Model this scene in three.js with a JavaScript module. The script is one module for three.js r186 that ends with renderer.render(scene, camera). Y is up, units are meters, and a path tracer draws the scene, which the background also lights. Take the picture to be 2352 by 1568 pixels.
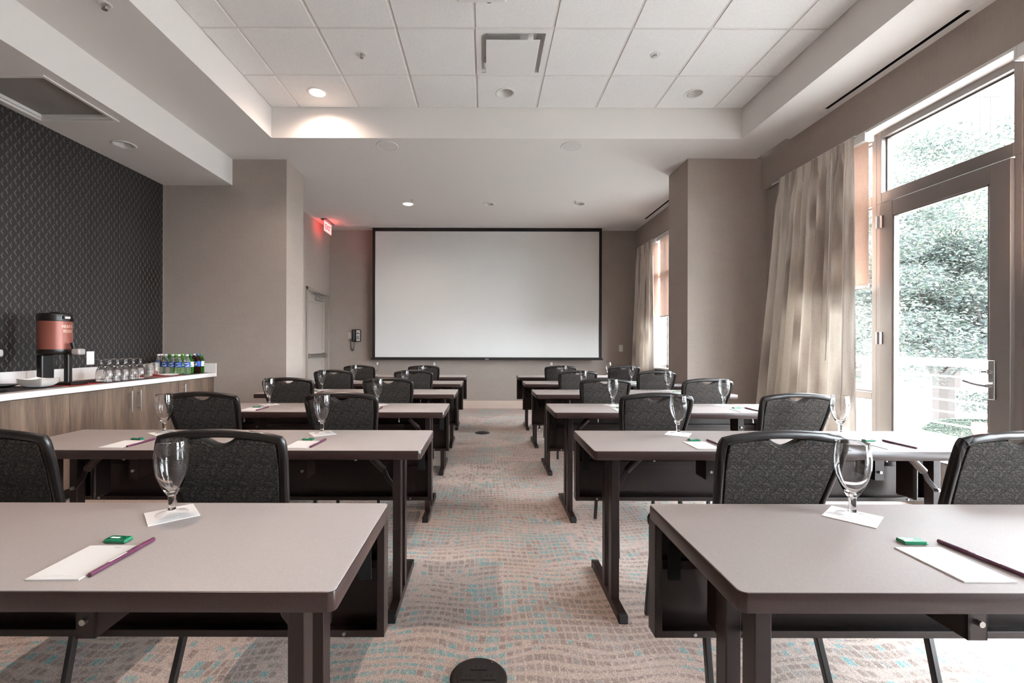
import * as THREE from 'three';
import { RoundedBoxGeometry } from 'three/addons/geometries/RoundedBoxGeometry.js';
import { mergeGeometries, toCreasedNormals } from 'three/addons/utils/BufferGeometryUtils.js';
import { RectAreaLightUniformsLib } from 'three/addons/lights/RectAreaLightUniformsLib.js';

/* ---------- camera, sky, exposure ---------- */
const scene = new THREE.Scene();
const FOCAL = 1030;                                   // pixels, in the 2352 x 1568 frame
const EYE = 1.186;
const camera = new THREE.PerspectiveCamera(2 * Math.atan(784 / FOCAL) * 180 / Math.PI, 2352 / 1568, 0.05, 400);
camera.position.set(0, EYE, 0);
camera.lookAt(0, EYE, -10);
camera.rotateZ(0.0022);
camera.setViewOffset(2352, 1568, 61, -8, 2352, 1568); // the lens is shifted: the room is seen square on
const renderer = new THREE.WebGLRenderer({ antialias: true });
renderer.toneMapping = THREE.LinearToneMapping;
renderer.toneMappingExposure = 1.5;
renderer.shadowMap.enabled = true;
RectAreaLightUniformsLib.init();
scene.background = new THREE.Color().setRGB(0.85, 0.935, 1.0); // bright overcast
scene.backgroundIntensity = 36;
const LAMP = new THREE.Color().setRGB(1.0, 0.76, 0.64);
const LAMP_POWER = 18;

/* ---------- helpers ---------- */
let seed = 7;
const rnd = () => { seed = (seed * 1664525 + 1013904223) >>> 0; return seed / 4294967296; };
const rr = (a, b) => a + (b - a) * rnd();
const taken = {};
function numbered(name) {
  const n = taken[name] = (taken[name] ?? -1) + 1;
  return n ? name + '_' + String(n).padStart(3, '0') : name;
}
const D2R = Math.PI / 180;
// boxes are given by X range, height range and depth range (depth runs away from the camera, along -z)
function B(x0, x1, y0, y1, d0, d1, r = 0, s = 2) {
  const w = Math.abs(x1 - x0), h = Math.abs(y1 - y0), d = Math.abs(d1 - d0);
  const g = r ? new RoundedBoxGeometry(w, h, d, s, Math.min(r, w / 2.01, h / 2.01, d / 2.01)) : new THREE.BoxGeometry(w, h, d);
  g.translate((x0 + x1) / 2, (y0 + y1) / 2, -(d0 + d1) / 2);
  return g;
}
// uv in metres from the geometry's own axes
function metricUV(g, sx = 1, sy = 1, turn = false) {
  const p = g.attributes.position, n = g.attributes.normal, uv = new Float32Array(p.count * 2);
  for (let i = 0; i < p.count; i++) {
    const ax = Math.abs(n.getX(i)), ay = Math.abs(n.getY(i)), az = Math.abs(n.getZ(i));
    let u, v;
    if (ay >= ax && ay >= az) { u = p.getX(i); v = p.getZ(i); }
    else if (ax >= az) { u = p.getZ(i); v = p.getY(i); }
    else { u = p.getX(i); v = p.getY(i); }
    if (turn) [u, v] = [v, u];
    uv[2 * i] = u * sx; uv[2 * i + 1] = v * sy;
  }
  g.setAttribute('uv', new THREE.BufferAttribute(uv, 2));
  return g;
}
function plain(g) {               // only what merging needs
  const h = g.index ? g.toNonIndexed() : g.clone();
  if (!h.attributes.uv) metricUV(h);
  for (const k of Object.keys(h.attributes)) if (!['position', 'normal', 'uv'].includes(k)) h.deleteAttribute(k);
  return h;
}
const join = (list) => list.length === 1 ? list[0] : mergeGeometries(list.map(plain));
function mesh(name, g, m, parent) {
  const o = new THREE.Mesh(Array.isArray(g) ? join(g) : g, m);
  o.name = name; o.castShadow = o.receiveShadow = true;
  if (parent) parent.add(o);
  return o;
}
function tag(o, label, category, group) {
  o.userData.label = label; o.userData.category = category;
  if (group) o.userData.group = group;
  return o;
}
function thing(name, label, category, x = 0, y = 0, d = 0, group) {
  const o = new THREE.Group(); o.name = numbered(name); o.position.set(x, y, -d); scene.add(o);
  return tag(o, label, category, group);
}
function struct(name, label, category) {
  const o = new THREE.Group(); o.name = name; scene.add(o); o.userData.kind = 'structure';
  return tag(o, label, category);
}
function copyOf(src, label, x, y, d, turn = 0) {
  const o = src.clone(); o.name = numbered(src.name.replace(/_\d{3}$/, '')); scene.add(o);
  o.position.set(x, y, -d); o.rotation.y = turn; o.userData = { ...src.userData, label };
  return o;
}
function cyl(r0, r1, h, x, y, d, seg = 24) { const g = new THREE.CylinderGeometry(r1, r0, h, seg); g.translate(x, y + h / 2, -d); return g; }
function rod(a, b, r, seg = 10, r2 = r) {
  const A = new THREE.Vector3(...a), C = new THREE.Vector3(...b), g = new THREE.CylinderGeometry(r2, r, A.distanceTo(C), seg);
  g.applyQuaternion(new THREE.Quaternion().setFromUnitVectors(new THREE.Vector3(0, 1, 0), C.clone().sub(A).normalize()));
  g.translate((A.x + C.x) / 2, (A.y + C.y) / 2, (A.z + C.z) / 2);
  return g;
}
function lathe(pts, seg = 40) { return new THREE.LatheGeometry(pts.map(([r, y]) => new THREE.Vector2(r, y)), seg); }
function sweep(points, ref, w, t, ch = 0.004, crease = 0.6) {   // chamfered rectangle along a path; w across (ref x tangent), t along ref
  const P = points.map((p) => new THREE.Vector3(...p)), R = new THREE.Vector3(...ref).normalize(), pos = [], idx = [];
  const a = w / 2, b = t / 2, sec = [[-a + ch, -b], [a - ch, -b], [a, -b + ch], [a, b - ch], [a - ch, b], [-a + ch, b], [-a, b - ch], [-a, -b + ch]];
  P.forEach((p, i) => {
    const t0 = i ? P[i].clone().sub(P[i - 1]).normalize() : null, t1 = i < P.length - 1 ? P[i + 1].clone().sub(P[i]).normalize() : null;
    const T = t0 && t1 ? t0.clone().add(t1).normalize() : (t0 ?? t1).clone();
    const miter = t0 && t1 ? 1 / Math.max(0.5, Math.sqrt((1 + t0.dot(t1)) / 2)) : 1;
    const S = new THREE.Vector3().crossVectors(R, T).normalize(), N = new THREE.Vector3().crossVectors(T, S).normalize();
    for (const [u, v] of sec) pos.push(p.x + S.x * u * miter + N.x * v, p.y + S.y * u * miter + N.y * v, p.z + S.z * u * miter + N.z * v);
  });
  const n = sec.length;
  for (let i = 0; i < P.length - 1; i++) for (let k = 0; k < n; k++) {
    const p = i * n + k, q = i * n + (k + 1) % n;
    idx.push(p, q, p + n, q, q + n, p + n);
  }
  for (let k = 1; k < n - 1; k++) { idx.push(0, k + 1, k); const e = (P.length - 1) * n; idx.push(e, e + k, e + k + 1); }
  const g = new THREE.BufferGeometry();
  g.setAttribute('position', new THREE.Float32BufferAttribute(pos, 3)); g.setIndex(idx);
  const flat = toCreasedNormals(g, crease);
  return metricUV(flat);
}
function grid(nu, nv, f) {        // a sheet from f(u, v) -> [x, y, z]
  const pos = [], uv = [], idx = [];
  for (let j = 0; j <= nv; j++) for (let i = 0; i <= nu; i++) { const u = i / nu, v = j / nv; pos.push(...f(u, v)); uv.push(u, v); }
  for (let j = 0; j < nv; j++) for (let i = 0; i < nu; i++) { const p = j * (nu + 1) + i; idx.push(p, p + nu + 1, p + 1, p + 1, p + nu + 1, p + nu + 2); }
  const g = new THREE.BufferGeometry();
  g.setAttribute('position', new THREE.Float32BufferAttribute(pos, 3)); g.setAttribute('uv', new THREE.Float32BufferAttribute(uv, 2)); g.setIndex(idx); g.computeVertexNormals();
  return g;
}
function slab(x0, x1, d0, d1, y0, y1, holes = []) {   // a horizontal slab with holes: [x, depth, radius] or [x0, x1, d0, d1]
  const s = new THREE.Shape([[x0, d0], [x1, d0], [x1, d1], [x0, d1]].map((p) => new THREE.Vector2(...p)));
  for (const h of holes) {
    const q = new THREE.Path();
    if (h.length === 3) q.absarc(h[0], h[1], h[2], 0, Math.PI * 2, true);
    else q.setFromPoints([[h[0], h[2]], [h[0], h[3]], [h[1], h[3]], [h[1], h[2]], [h[0], h[2]]].map((p) => new THREE.Vector2(...p)));
    s.holes.push(q);
  }
  const g = new THREE.ExtrudeGeometry(s, { depth: y1 - y0, bevelEnabled: false, curveSegments: 32 });
  g.rotateX(-Math.PI / 2); g.translate(0, y0, 0);
  return metricUV(g);
}

/* ---------- textures ---------- */
function hash(x, y, s) { let h = (x * 374761393 + y * 668265263 + s * 974711) | 0; h = Math.imul(h ^ (h >>> 13), 1274126177); return ((h ^ (h >>> 16)) >>> 0) / 4294967296; }
function vnoise(x, y, px, py, s) {   // value noise that repeats after px, py cells
  const ix = Math.floor(x), iy = Math.floor(y), fx = x - ix, fy = y - iy, u = fx * fx * (3 - 2 * fx), v = fy * fy * (3 - 2 * fy);
  const m = (a, p) => ((a % p) + p) % p, h = (a, b) => hash(m(a, px), m(b, py), s);
  return (h(ix, iy) * (1 - u) + h(ix + 1, iy) * u) * (1 - v) + (h(ix, iy + 1) * (1 - u) + h(ix + 1, iy + 1) * u) * v;
}
function dataTex(w, h, f, srgb = true) {
  const d = new Uint8Array(w * h * 4);
  for (let y = 0; y < h; y++) for (let x = 0; x < w; x++) {
    const c = f((x + 0.5) / w, (y + 0.5) / h, x, y), i = (y * w + x) * 4;
    d[i] = Math.max(0, Math.min(255, c[0])); d[i + 1] = Math.max(0, Math.min(255, c[1])); d[i + 2] = Math.max(0, Math.min(255, c[2])); d[i + 3] = 255;
  }
  const t = new THREE.DataTexture(d, w, h);
  t.wrapS = t.wrapT = THREE.RepeatWrapping; t.magFilter = THREE.LinearFilter; t.minFilter = THREE.LinearMipmapLinearFilter; t.generateMipmaps = true;
  if (srgb) t.colorSpace = THREE.SRGBColorSpace;
  t.needsUpdate = true;
  return t;
}
const rep = (t, x, y) => { t.repeat.set(x, y); return t; };
const mix3 = (a, b, k) => [a[0] + (b[0] - a[0]) * k, a[1] + (b[1] - a[1]) * k, a[2] + (b[2] - a[2]) * k];

// carpet: 3 m repeat; wavy rows of short dashes in grey and teal on a rose beige ground
const CARPET = 3, ROWS = 65, COLS = 100;
const carpetTex = dataTex(2048, 2048, (u, v, x, y) => {
  const wave = 0.42 * Math.sin(2 * Math.PI * (6 * u + 0.25 * Math.sin(2 * Math.PI * v * 2))) + 0.9 * (vnoise(u * 13, v * 26, 13, 26, 3) - 0.5);
  const ja = (hash(x, y, 6) - 0.5) * 0.16, jb = (hash(x, y, 7) - 0.5) * 0.12;
  const rowf = v * ROWS + wave, row = ((Math.floor(rowf) % ROWS) + ROWS) % ROWS, ry = rowf - Math.floor(rowf) + ja;
  const cw = u * COLS + 0.7 * (vnoise(u * 30, v * 16, 30, 16, 5) - 0.5), col = ((Math.floor(cw) % COLS) + COLS) % COLS, rx = cw - Math.floor(cw) + jb;
  const big = vnoise(u * 4, v * 3, 4, 3, 14), dens = vnoise(u * 11, v * 9, 11, 9, 11) * 0.6 + vnoise(u * 31, v * 20, 31, 20, 12) * 0.4;
  const k = hash(col, row, 21), thick = 0.07 + 0.42 * vnoise(u * 9, v * 48, 9, 48, 31);
  const inside = Math.abs(ry - 0.5) < thick && rx > 0.05 + 0.14 * hash(col, row, 4) && rx < 0.97 - 0.12 * hash(col, row, 5);
  const ground = [184, 166, 156];
  let c = ground;
  if (inside && k < dens * 1.85 && hash(x, y, 9) < 0.88) {
    const teal = vnoise(u * 14 + 3, v * 11, 14, 11, 41) * 0.5 + hash(col, row, 22) * 0.5;
    c = teal > 0.58 ? [96, 158, 166] : teal > 0.48 ? [140, 138, 136] : [128, 114, 107];
    c = mix3(c, ground, 0.15 + 0.3 * hash(col, row, 23) + 0.3 * big * (hash(x >> 1, y >> 1, 8) > 0.4 ? 1 : 0.3));
  }
  const g = (hash(x, y, 1) - 0.5) * 62 + (hash(x >> 1, y >> 1, 2) - 0.5) * 36;
  return [c[0] + g, c[1] + g, c[2] + g];
});
const carpetBump = dataTex(1024, 1024, (u, v, x, y) => { const g = 90 + hash(x, y, 1) * 110 + hash(x >> 1, y >> 1, 2) * 55; return [g, g, g]; }, false);
// wall covering: fine linen-like cross hatch, 0.5 m repeat
const linen = (base, amp, s) => dataTex(512, 512, (u, v, x, y) => {
  const n = (vnoise(u * 8, v * 256, 8, 256, s) - 0.5) * amp + (vnoise(u * 256, v * 8, 256, 8, s + 1) - 0.5) * amp + (hash(x, y, s) - 0.5) * amp * 0.5 + (vnoise(u * 5, v * 5, 5, 5, s + 3) - 0.5) * amp * 0.35;
  return [base[0] + n, base[1] + n, base[2] + n];
});
const wallTex = rep(linen([160, 148, 140], 6, 51), 2, 2);
const shadeTex = rep(linen([210, 176, 158], 14, 61), 3, 3);
// printed wall covering: two interlocking lattices of lozenges, each with a light chevron
const LOZ_W = 0.063, LOZ_H = 0.0933;
const lozenge = (u, v) => {      // returns ink 0..1 within one repeat
  let best = 0;
  for (const [cx, cy, kind] of [[0.5, 0.5, 0], [0, 0, 1], [1, 0, 1], [0, 1, 1], [1, 1, 1]]) {
    const dx = (u - cx) * 2, dy = (v - cy) * 2, r = Math.abs(dx) + Math.abs(dy);
    if (r > 1) continue;
    const p = dx + dy, q = dx - dy;             // along the two diagonals
    if (r > 0.93) best = Math.max(best, 0.06);
    else if (r > 0.87) best = Math.max(best, 0.4);
    if (kind === 0) {
      if (dx < -0.16 && r < 0.8 && r > 0.56) best = Math.max(best, dy > 0 ? 0.8 : 0.92);
      else if (r < 0.5) best = Math.max(best, 0.07);
    } else {
      if (dx < -0.3 && r < 0.82 && r > 0.6) best = Math.max(best, dy < 0 ? 0.95 : 0.8);
      else if (r < 0.6) best = Math.max(best, 0.12 - 0.05 * (p > 0 && q > 0 ? 1 : 0));
    }
  }
  return best;
};
const lozTex = dataTex(192, 288, (u, v, x, y) => {
  let k = 0; for (const [a, b] of [[-0.25, -0.25], [0.25, 0.25], [-0.25, 0.25], [0.25, -0.25]]) k += lozenge(1 - (((u + a / 192) % 1) + 1) % 1, (((v + b / 288) % 1) + 1) % 1) / 4;
  const n = (hash(x, y, 71) - 0.5) * 8, c = mix3([17, 15, 14], [112, 101, 95], k);
  return [c[0] + n, c[1] + n, c[2] + n];
});
const lozBump = dataTex(192, 288, (u, v) => { const k = lozenge(1 - u, v) * 255; return [k, k, k]; }, false);
// chair fabric: crinkled horizontal flecks, 0.12 m repeat
const fleck = (u, v) => {
  const w = 0.9 * (vnoise(u * 16, v * 12, 16, 12, 83) - 0.5);
  return Math.pow(Math.max(0, vnoise(u * 20, v * 60 + w * 2.4, 20, 60, 81) * 0.8 + vnoise(u * 30, v * 110, 30, 110, 82) * 0.4 - 0.3), 1.6) * 1.8;
};
const fabricTex = dataTex(512, 512, (u, v, x, y) => {
  const k = Math.min(1, fleck(u, v)), red = vnoise(u * 20, v * 40, 20, 40, 88) > 0.8 ? 10 : 0, n = (hash(x, y, 84) - 0.5) * 10;
  return [22 + 72 * k + n + red, 19 + 66 * k + n, 17 + 61 * k + n];
});
const fabricBump = dataTex(512, 512, (u, v) => { const k = Math.min(1, fleck(u, v)) * 255; return [k, k, k]; }, false);
rep(fabricTex, 12, 12); rep(fabricBump, 12, 12);
// wood-grain laminate, grain upright, 1.2 x 1.2 m
const woodTex = dataTex(512, 1024, (u, v, x, y) => {
  const w = 0.35 * (vnoise(u * 6, v * 3, 6, 3, 91) - 0.5), a = vnoise(u * 26 + w * 3, v * 2.0, 26, 2, 92), b = vnoise(u * 120 + w * 5, v * 8, 120, 8, 93), c = vnoise(u * 256, v * 24, 256, 24, 94);
  const k = a * 0.5 + b * 0.34 + c * 0.2;
  const col = mix3([76, 61, 51], [140, 119, 103], k), n = (hash(x, y, 95) - 0.5) * 8;
  return [col[0] + n, col[1] + n, col[2] + n];
});
// ceiling tile: fissured mineral fibre
const tileTex = dataTex(512, 512, (u, v, x, y) => { const n = (vnoise(u * 90, v * 90, 90, 90, 101) - 0.5) * 8 + (hash(x, y, 102) - 0.5) * 7; return [238 + n, 236 + n, 234 + n]; });
const tileBump = dataTex(512, 512, (u, v, x, y) => { const n = 128 + (vnoise(u * 90, v * 90, 90, 90, 101) - 0.5) * 180 + (hash(x, y, 102) - 0.5) * 70; return [n, n, n]; }, false);
rep(tileTex, 1.6, 1.6); rep(tileBump, 1.6, 1.6);
// speckled powder coat, curtain mottling
const speck = (base, amp, s) => dataTex(256, 256, (u, v, x, y) => { const n = (hash(x, y, s) - 0.5) * amp + (hash(x >> 1, y >> 1, s + 1) - 0.5) * amp; return [base[0] + n, base[1] + n, base[2] + n]; });
const edgeTex = rep(speck([54, 38, 35], 11, 111), 6, 6);
const curtainTex = dataTex(512, 512, (u, v, x, y) => {   // smoky dye marks drawn out along the drop
  const a = vnoise(u * 18, v * 3, 18, 3, 121) * 0.6 + vnoise(u * 34, v * 11, 34, 11, 122) * 0.4, k = Math.max(0, Math.min(1, (a - 0.52) * 4.2)), n = (hash(x, y, 123) - 0.5) * 10 + (vnoise(u * 256, v * 20, 256, 20, 124) - 0.5) * 12;
  const c = mix3([226, 217, 206], [166, 154, 144], k);
  return [c[0] + n, c[1] + n, c[2] + n];
});
const topTex = rep(speck([160, 151, 147], 5, 131), 3, 3);

/* ---------- materials ---------- */
const std = (o) => new THREE.MeshStandardMaterial(o), phy = (o) => new THREE.MeshPhysicalMaterial(o);
const M = {
  carpet: std({ map: rep(carpetTex, 1 / CARPET, 1 / CARPET), bumpMap: rep(carpetBump, 0.9, 0.9), bumpScale: 0.003, roughness: 1 }),
  wall: std({ map: wallTex, roughness: 0.85 }),
  paint: std({ color: 0xe4dfdb, roughness: 0.9 }),
  tile: std({ map: tileTex, bumpMap: tileBump, bumpScale: 0.0004, roughness: 0.95 }),
  gridBar: std({ color: 0xe0dcd8, roughness: 0.7 }),
  dark: phy({ map: rep(lozTex, 1 / LOZ_W, 1 / LOZ_H), bumpMap: rep(lozBump, 1 / LOZ_W, 1 / LOZ_H), bumpScale: 0.0003, roughness: 0.5 }),
  base: std({ color: 0xcdb9ac, roughness: 0.6 }),
  doorPaint: std({ color: 0xa79c93, roughness: 0.5 }),
  doorFrame: std({ color: 0x958a80, roughness: 0.45 }),
  alu: std({ color: 0x6e6661, roughness: 0.45, metalness: 0.25 }),
  steel: std({ color: 0xc4c2c0, roughness: 0.28, metalness: 1 }),
  chrome: std({ color: 0xdedddc, roughness: 0.12, metalness: 1 }),
  glass: phy({ color: 0xffffff, roughness: 0, transmission: 1, thickness: 0, ior: 1.5 }),
  crystal: phy({ color: 0xffffff, roughness: 0, transmission: 1, thickness: 0, ior: 1.5 }),
  stem: phy({ color: 0xffffff, roughness: 0, transmission: 1, thickness: 0.01, ior: 1.5 }),
  white: std({ color: 0xe9e7e4, roughness: 0.5 }),
  whitePlastic: std({ color: 0xe2dfdc, roughness: 0.4 }),
  black: std({ color: 0x14100f, roughness: 0.35 }),
  blackMatte: std({ color: 0x0b0a0a, roughness: 0.9 }),
  laminate: phy({ map: topTex, roughness: 0.45 }),
  edge: phy({ map: edgeTex, roughness: 0.32 }),
  bronze: phy({ map: rep(speck([40, 28, 25], 8, 141), 8, 8), roughness: 0.4, metalness: 0.15 }),
  rubber: std({ color: 0x121110, roughness: 0.7 }),
  chairFrame: phy({ color: 0x1b1716, roughness: 0.33 }),
  fabric: std({ map: fabricTex, bumpMap: fabricBump, bumpScale: 0.001, roughness: 0.9 }),
  piping: std({ color: 0x8d857f, roughness: 0.8 }),
  wood: std({ map: rep(woodTex, 1 / 1.2, 1 / 1.2), roughness: 0.5 }),
  quartz: phy({ color: 0xe8e3df, roughness: 0.25 }),
  screen: std({ color: 0xd6d4d1, roughness: 0.95 }),
  screenEdge: std({ color: 0x17100f, roughness: 0.8 }),
  curtain: phy({ map: curtainTex, roughness: 0.9, transmission: 0.09, thickness: 0, side: THREE.DoubleSide }),
  shade: phy({ map: shadeTex, roughness: 1, transmission: 0.06, thickness: 0, side: THREE.DoubleSide }),
  paper: std({ color: 0xd6d3d0, roughness: 0.8 }),
  pen: phy({ color: 0x57243f, roughness: 0.3 }),
  mint: phy({ color: 0x0d7a55, roughness: 0.15, clearcoat: 1 }),
};

/* ---------- the room shell ---------- */
const CEIL = EYE + 2.137, COFFER = EYE + 2.45, SOFFIT = EYE + 1.835, HEAD = 2.974;
const COFFER_X0 = -2.22, COFFER_X1 = 2.648, COFFER_D1 = 4.639, COFFER_D0 = -2.93;
const BACK = 8.38, REAR = -4;
const coffLamps = [[-1.64, 4.366, true], [0.19, 4.366, false], [2.03, 4.366, false], [-1.64, 1.926, true], [0.19, 1.926, false], [2.03, 1.926, false], [-1.64, -0.514, false], [0.19, -0.514, false], [2.03, -0.514, false]];
const backLamps = [[-1.18, 6.81, true], [0.046, 6.81, false], [1.42, 6.79, false]];
const soffLamps = [[-3.33, 4.127, false]];
const LAMP_R = 0.074;

const floor = struct('floor', 'carpeted floor in rose beige with rows of grey and teal dashes', 'floor');
mesh('carpet', metricUV(B(-3.9, 3.45, -0.12, 0, REAR - 0.2, BACK + 0.2)), M.carpet, floor);

const wl = struct('wall_left', 'dark patterned wall covering in upright strips behind the drinks counter', 'wall');
mesh('backing', metricUV(B(-3.95, -3.722, 0, 3.9, REAR, 5.3)), M.wall, wl);
for (let k = 0; k < 29; k++) {                         // strips of wall covering, 0.315 m wide with fine open joints
  const d1 = 5.179 - (5.179 - 4.535) + 0.63 - k * 0.315, d0 = d1 - 0.3135;
  if (d0 < REAR) break;
  const a = Math.max(d0, REAR), b = Math.min(d1, 5.179);
  if (b <= a) continue;
  const g = B(-3.722, -3.718, 0.9, SOFFIT + 0.02, a, b);
  g.translate(0, 0, d1); metricUV(g); g.translate(0, 0, -d1);
  mesh('wall_strip', g, M.dark, wl);
}
const wp1 = struct('wall_pillar_left', 'taupe wall pier at the end of the drinks counter', 'wall');
mesh('pier', metricUV(B(-3.95, -2.30, 0, CEIL + 0.05, 5.179, 5.66)), M.wall, wp1);
const wlf = struct('wall_left_front', 'taupe side wall with the metal exit door', 'wall');
mesh('wall_panel', [B(-3.1, -2.915, 0, CEIL + 0.05, 5.66, 7.33), B(-3.1, -2.915, 2.12, CEIL + 0.05, 7.33, 8.30), B(-3.1, -2.915, 0, CEIL + 0.05, 8.30, BACK + 0.1)].map((g) => metricUV(g)), M.wall, wlf);
const wb = struct('wall_back', 'taupe end wall behind the projection screen', 'wall');
mesh('wall_panel', metricUV(B(-3.1, 3.05, 0, CEIL + 0.05, BACK, BACK + 0.16)), M.wall, wb);
const bb = struct('baseboard_back', 'pale baseboard along the end wall', 'baseboard');
mesh('board', B(-2.915, 2.80, 0, 0.145, BACK - 0.016, BACK, 0.004), M.base, bb);
const bl = struct('baseboard_left', 'pale baseboard along the exit door wall', 'baseboard');
mesh('board', B(-2.915, -2.9, 0, 0.145, 5.66, 7.28, 0.004), M.base, bl);
const wr = struct('wall_right', 'taupe window wall with deep header over the balcony door', 'wall');
mesh('header', [metricUV(B(3.153, 3.45, HEAD, 3.9, REAR, 5.2))], M.wall, wr);
mesh('wall_panel', metricUV(B(3.215, 3.45, 0, HEAD, 4.5, 5.2)), M.wall, wr);
mesh('kerb', metricUV(B(3.2, 3.45, -0.1, 0.09, REAR, 4.5)), M.wall, wr);
mesh('wall_panel', metricUV(B(3.2, 3.45, 0, HEAD, REAR, -0.75)), M.wall, wr);
const wp2 = struct('wall_pillar_right', 'taupe wall pier between the two windows', 'wall');
mesh('pier', metricUV(B(2.311, 3.5, 0, CEIL + 0.05, 5.13, 5.66)), M.wall, wp2);
const wrf = struct('wall_right_front', 'taupe wall around the window beside the projection screen', 'wall');
mesh('wall_panel', [B(2.80, 3.05, HEAD, CEIL + 0.05, 5.66, BACK), B(2.87, 3.05, 0, 0.82, 5.66, BACK), B(2.87, 3.05, 0.82, HEAD, 7.86, BACK), B(2.87, 3.05, 0.82, HEAD, 5.66, 5.95)].map((g) => metricUV(g)), M.wall, wrf);
mesh('window_sill', B(2.78, 3.0, 0.80, 0.83, 5.9, 7.9, 0.005), M.white, wrf);
const wre = struct('wall_rear', 'taupe wall at the other end of the room', 'wall');
mesh('wall_panel', metricUV(B(-3.95, 3.45, 0, 3.9, REAR - 0.2, REAR)), M.wall, wre);

/* ---------- ceiling ---------- */
const ceiling = struct('ceiling', 'white ceiling with a raised tray of square tiles and lowered borders', 'ceiling');
mesh('ceiling_border', slab(-3.1, 3.1, COFFER_D1, BACK + 0.1, CEIL, CEIL + 0.1, [...backLamps.map(([x, d]) => [x, d, LAMP_R]), [2.682, 2.715, 6.45, 7.59]]), M.paint, ceiling);
mesh('ceiling_border', slab(-3.0, COFFER_X0, REAR, COFFER_D1, CEIL, CEIL + 0.1), M.paint, ceiling);
mesh('ceiling_border', slab(COFFER_X1, 3.3, REAR, COFFER_D1, CEIL, CEIL + 0.1, [[3.053, 3.085, 2.851, 4.046]]), M.paint, ceiling);
mesh('ceiling_border', slab(COFFER_X0, COFFER_X1, REAR, COFFER_D0, CEIL, CEIL + 0.1), M.paint, ceiling);
mesh('tray_side', B(COFFER_X0 - 0.1, COFFER_X0, CEIL + 0.1, 3.75, COFFER_D0, COFFER_D1), M.paint, ceiling);
mesh('tray_side', B(COFFER_X1, COFFER_X1 + 0.1, CEIL + 0.1, 3.75, COFFER_D0, COFFER_D1), M.paint, ceiling);
mesh('tray_side', B(COFFER_X0 - 0.1, COFFER_X1 + 0.1, CEIL + 0.1, 3.75, COFFER_D1, COFFER_D1 + 0.1), M.paint, ceiling);
mesh('tray_side', B(COFFER_X0 - 0.1, COFFER_X1 + 0.1, CEIL + 0.1, 3.75, COFFER_D0 - 0.1, COFFER_D0), M.paint, ceiling);
mesh('soffit', [slab(-3.74, -2.926, REAR, 5.179, SOFFIT, SOFFIT + 0.1, [[-3.33, 4.127, LAMP_R], [-3.64, -3.04, 3.08, 3.67]]), B(-3.026, -2.926, SOFFIT + 0.1, CEIL + 0.05, REAR, 5.179)], M.paint, ceiling);
mesh('roof_slab', B(-4, 3.5, 3.85, 4.05, REAR - 0.2, BACK + 0.2), M.paint, ceiling);
{ // tiles of 0.61 m in a recessed grid
  const xs = [COFFER_X0], ds = [COFFER_D0];
  for (let k = -3; k <= 4; k++) xs.push(-0.09 + 0.61 * k);
  xs.push(COFFER_X1);
  for (let k = -10; k <= 1; k++) if (3.471 + 0.61 * k > COFFER_D0 + 0.05) ds.push(3.471 + 0.61 * k);
  ds.push(COFFER_D1);
  const gap = 0.0115, t = 0.02;
  for (let i = 0; i < xs.length - 1; i++) for (let j = 0; j < ds.length - 1; j++) {
    const x0 = xs[i] + gap, x1 = xs[i + 1] - gap, d0 = ds[j] + gap, d1 = ds[j + 1] - gap;
    if (x0 < 0.2 && x1 > 0.2 && d0 < 3.7 && d1 > 3.7) continue;      // the air diffuser sits here
    const holes = coffLamps.filter(([x, d]) => x > x0 && x < x1 && d > d0 && d < d1).map(([x, d]) => [x, d, LAMP_R]);
    mesh('ceiling_tile', holes.length ? slab(x0, x1, d0, d1, COFFER, COFFER + t, holes) : metricUV(B(x0, x1, COFFER, COFFER + t, d0, d1, 0.002, 1)), M.tile, ceiling);
  }
  for (const x of xs) mesh('grid_runner', B(x - 0.018, x + 0.018, COFFER + 0.007, COFFER + 0.03, COFFER_D0, COFFER_D1), M.gridBar, ceiling);
  for (const d of ds) mesh('grid_runner', B(COFFER_X0, COFFER_X1, COFFER + 0.0072, COFFER + 0.03, d - 0.018, d + 0.018), M.gridBar, ceiling);
}

/* ---------- ceiling fittings ---------- */
const lampTrim = lathe([[0.096, 0], [0.097, -0.003], [0.092, -0.006], [0.078, -0.005], [0.0725, 0.0]], 48);
const lampCone = lathe([[0.0725, 0.0], [0.066, 0.03], [0.055, 0.07], [0.054, 0.075]], 48);
const lampLens = lathe([[0.0555, 0.072], [0.0, 0.072]], 48);
const lampCan = lathe([[0.0735, -0.001], [0.0735, 0.11], [0, 0.11]], 24);
const glowMat = std({ color: 0xffffff, emissive: new THREE.Color().setRGB(1, 0.78, 0.58), emissiveIntensity: 6, roughness: 0.5 });
const lensMat = std({ color: 0xdcd8d4, roughness: 0.4 });
const coneMat = std({ color: 0xdad6d2, roughness: 0.3 });
function downlight(x, y, d, on, label, power = LAMP_POWER) {
  const t = thing('downlight', label, 'ceiling light', x, y, d, 'recessed ceiling downlights');
  mesh('trim_ring', lampTrim, M.white, t); mesh('reflector', lampCone, coneMat, t);
  mesh('lens', lampLens, on ? glowMat : lensMat, t);
  if (on) {
    const l = new THREE.SpotLight(LAMP, power, 0, 80 * D2R, 1, 2);
    l.position.set(0, 0.045, 0); l.target.position.set(0, -2, 0); l.castShadow = true; l.shadow.radius = 4;
    l.name = 'lamp_light'; l.target.name = 'lamp_target';
    t.add(l); t.add(l.target);
  } else mesh('can', lampCan, M.white, t);
}
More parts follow.
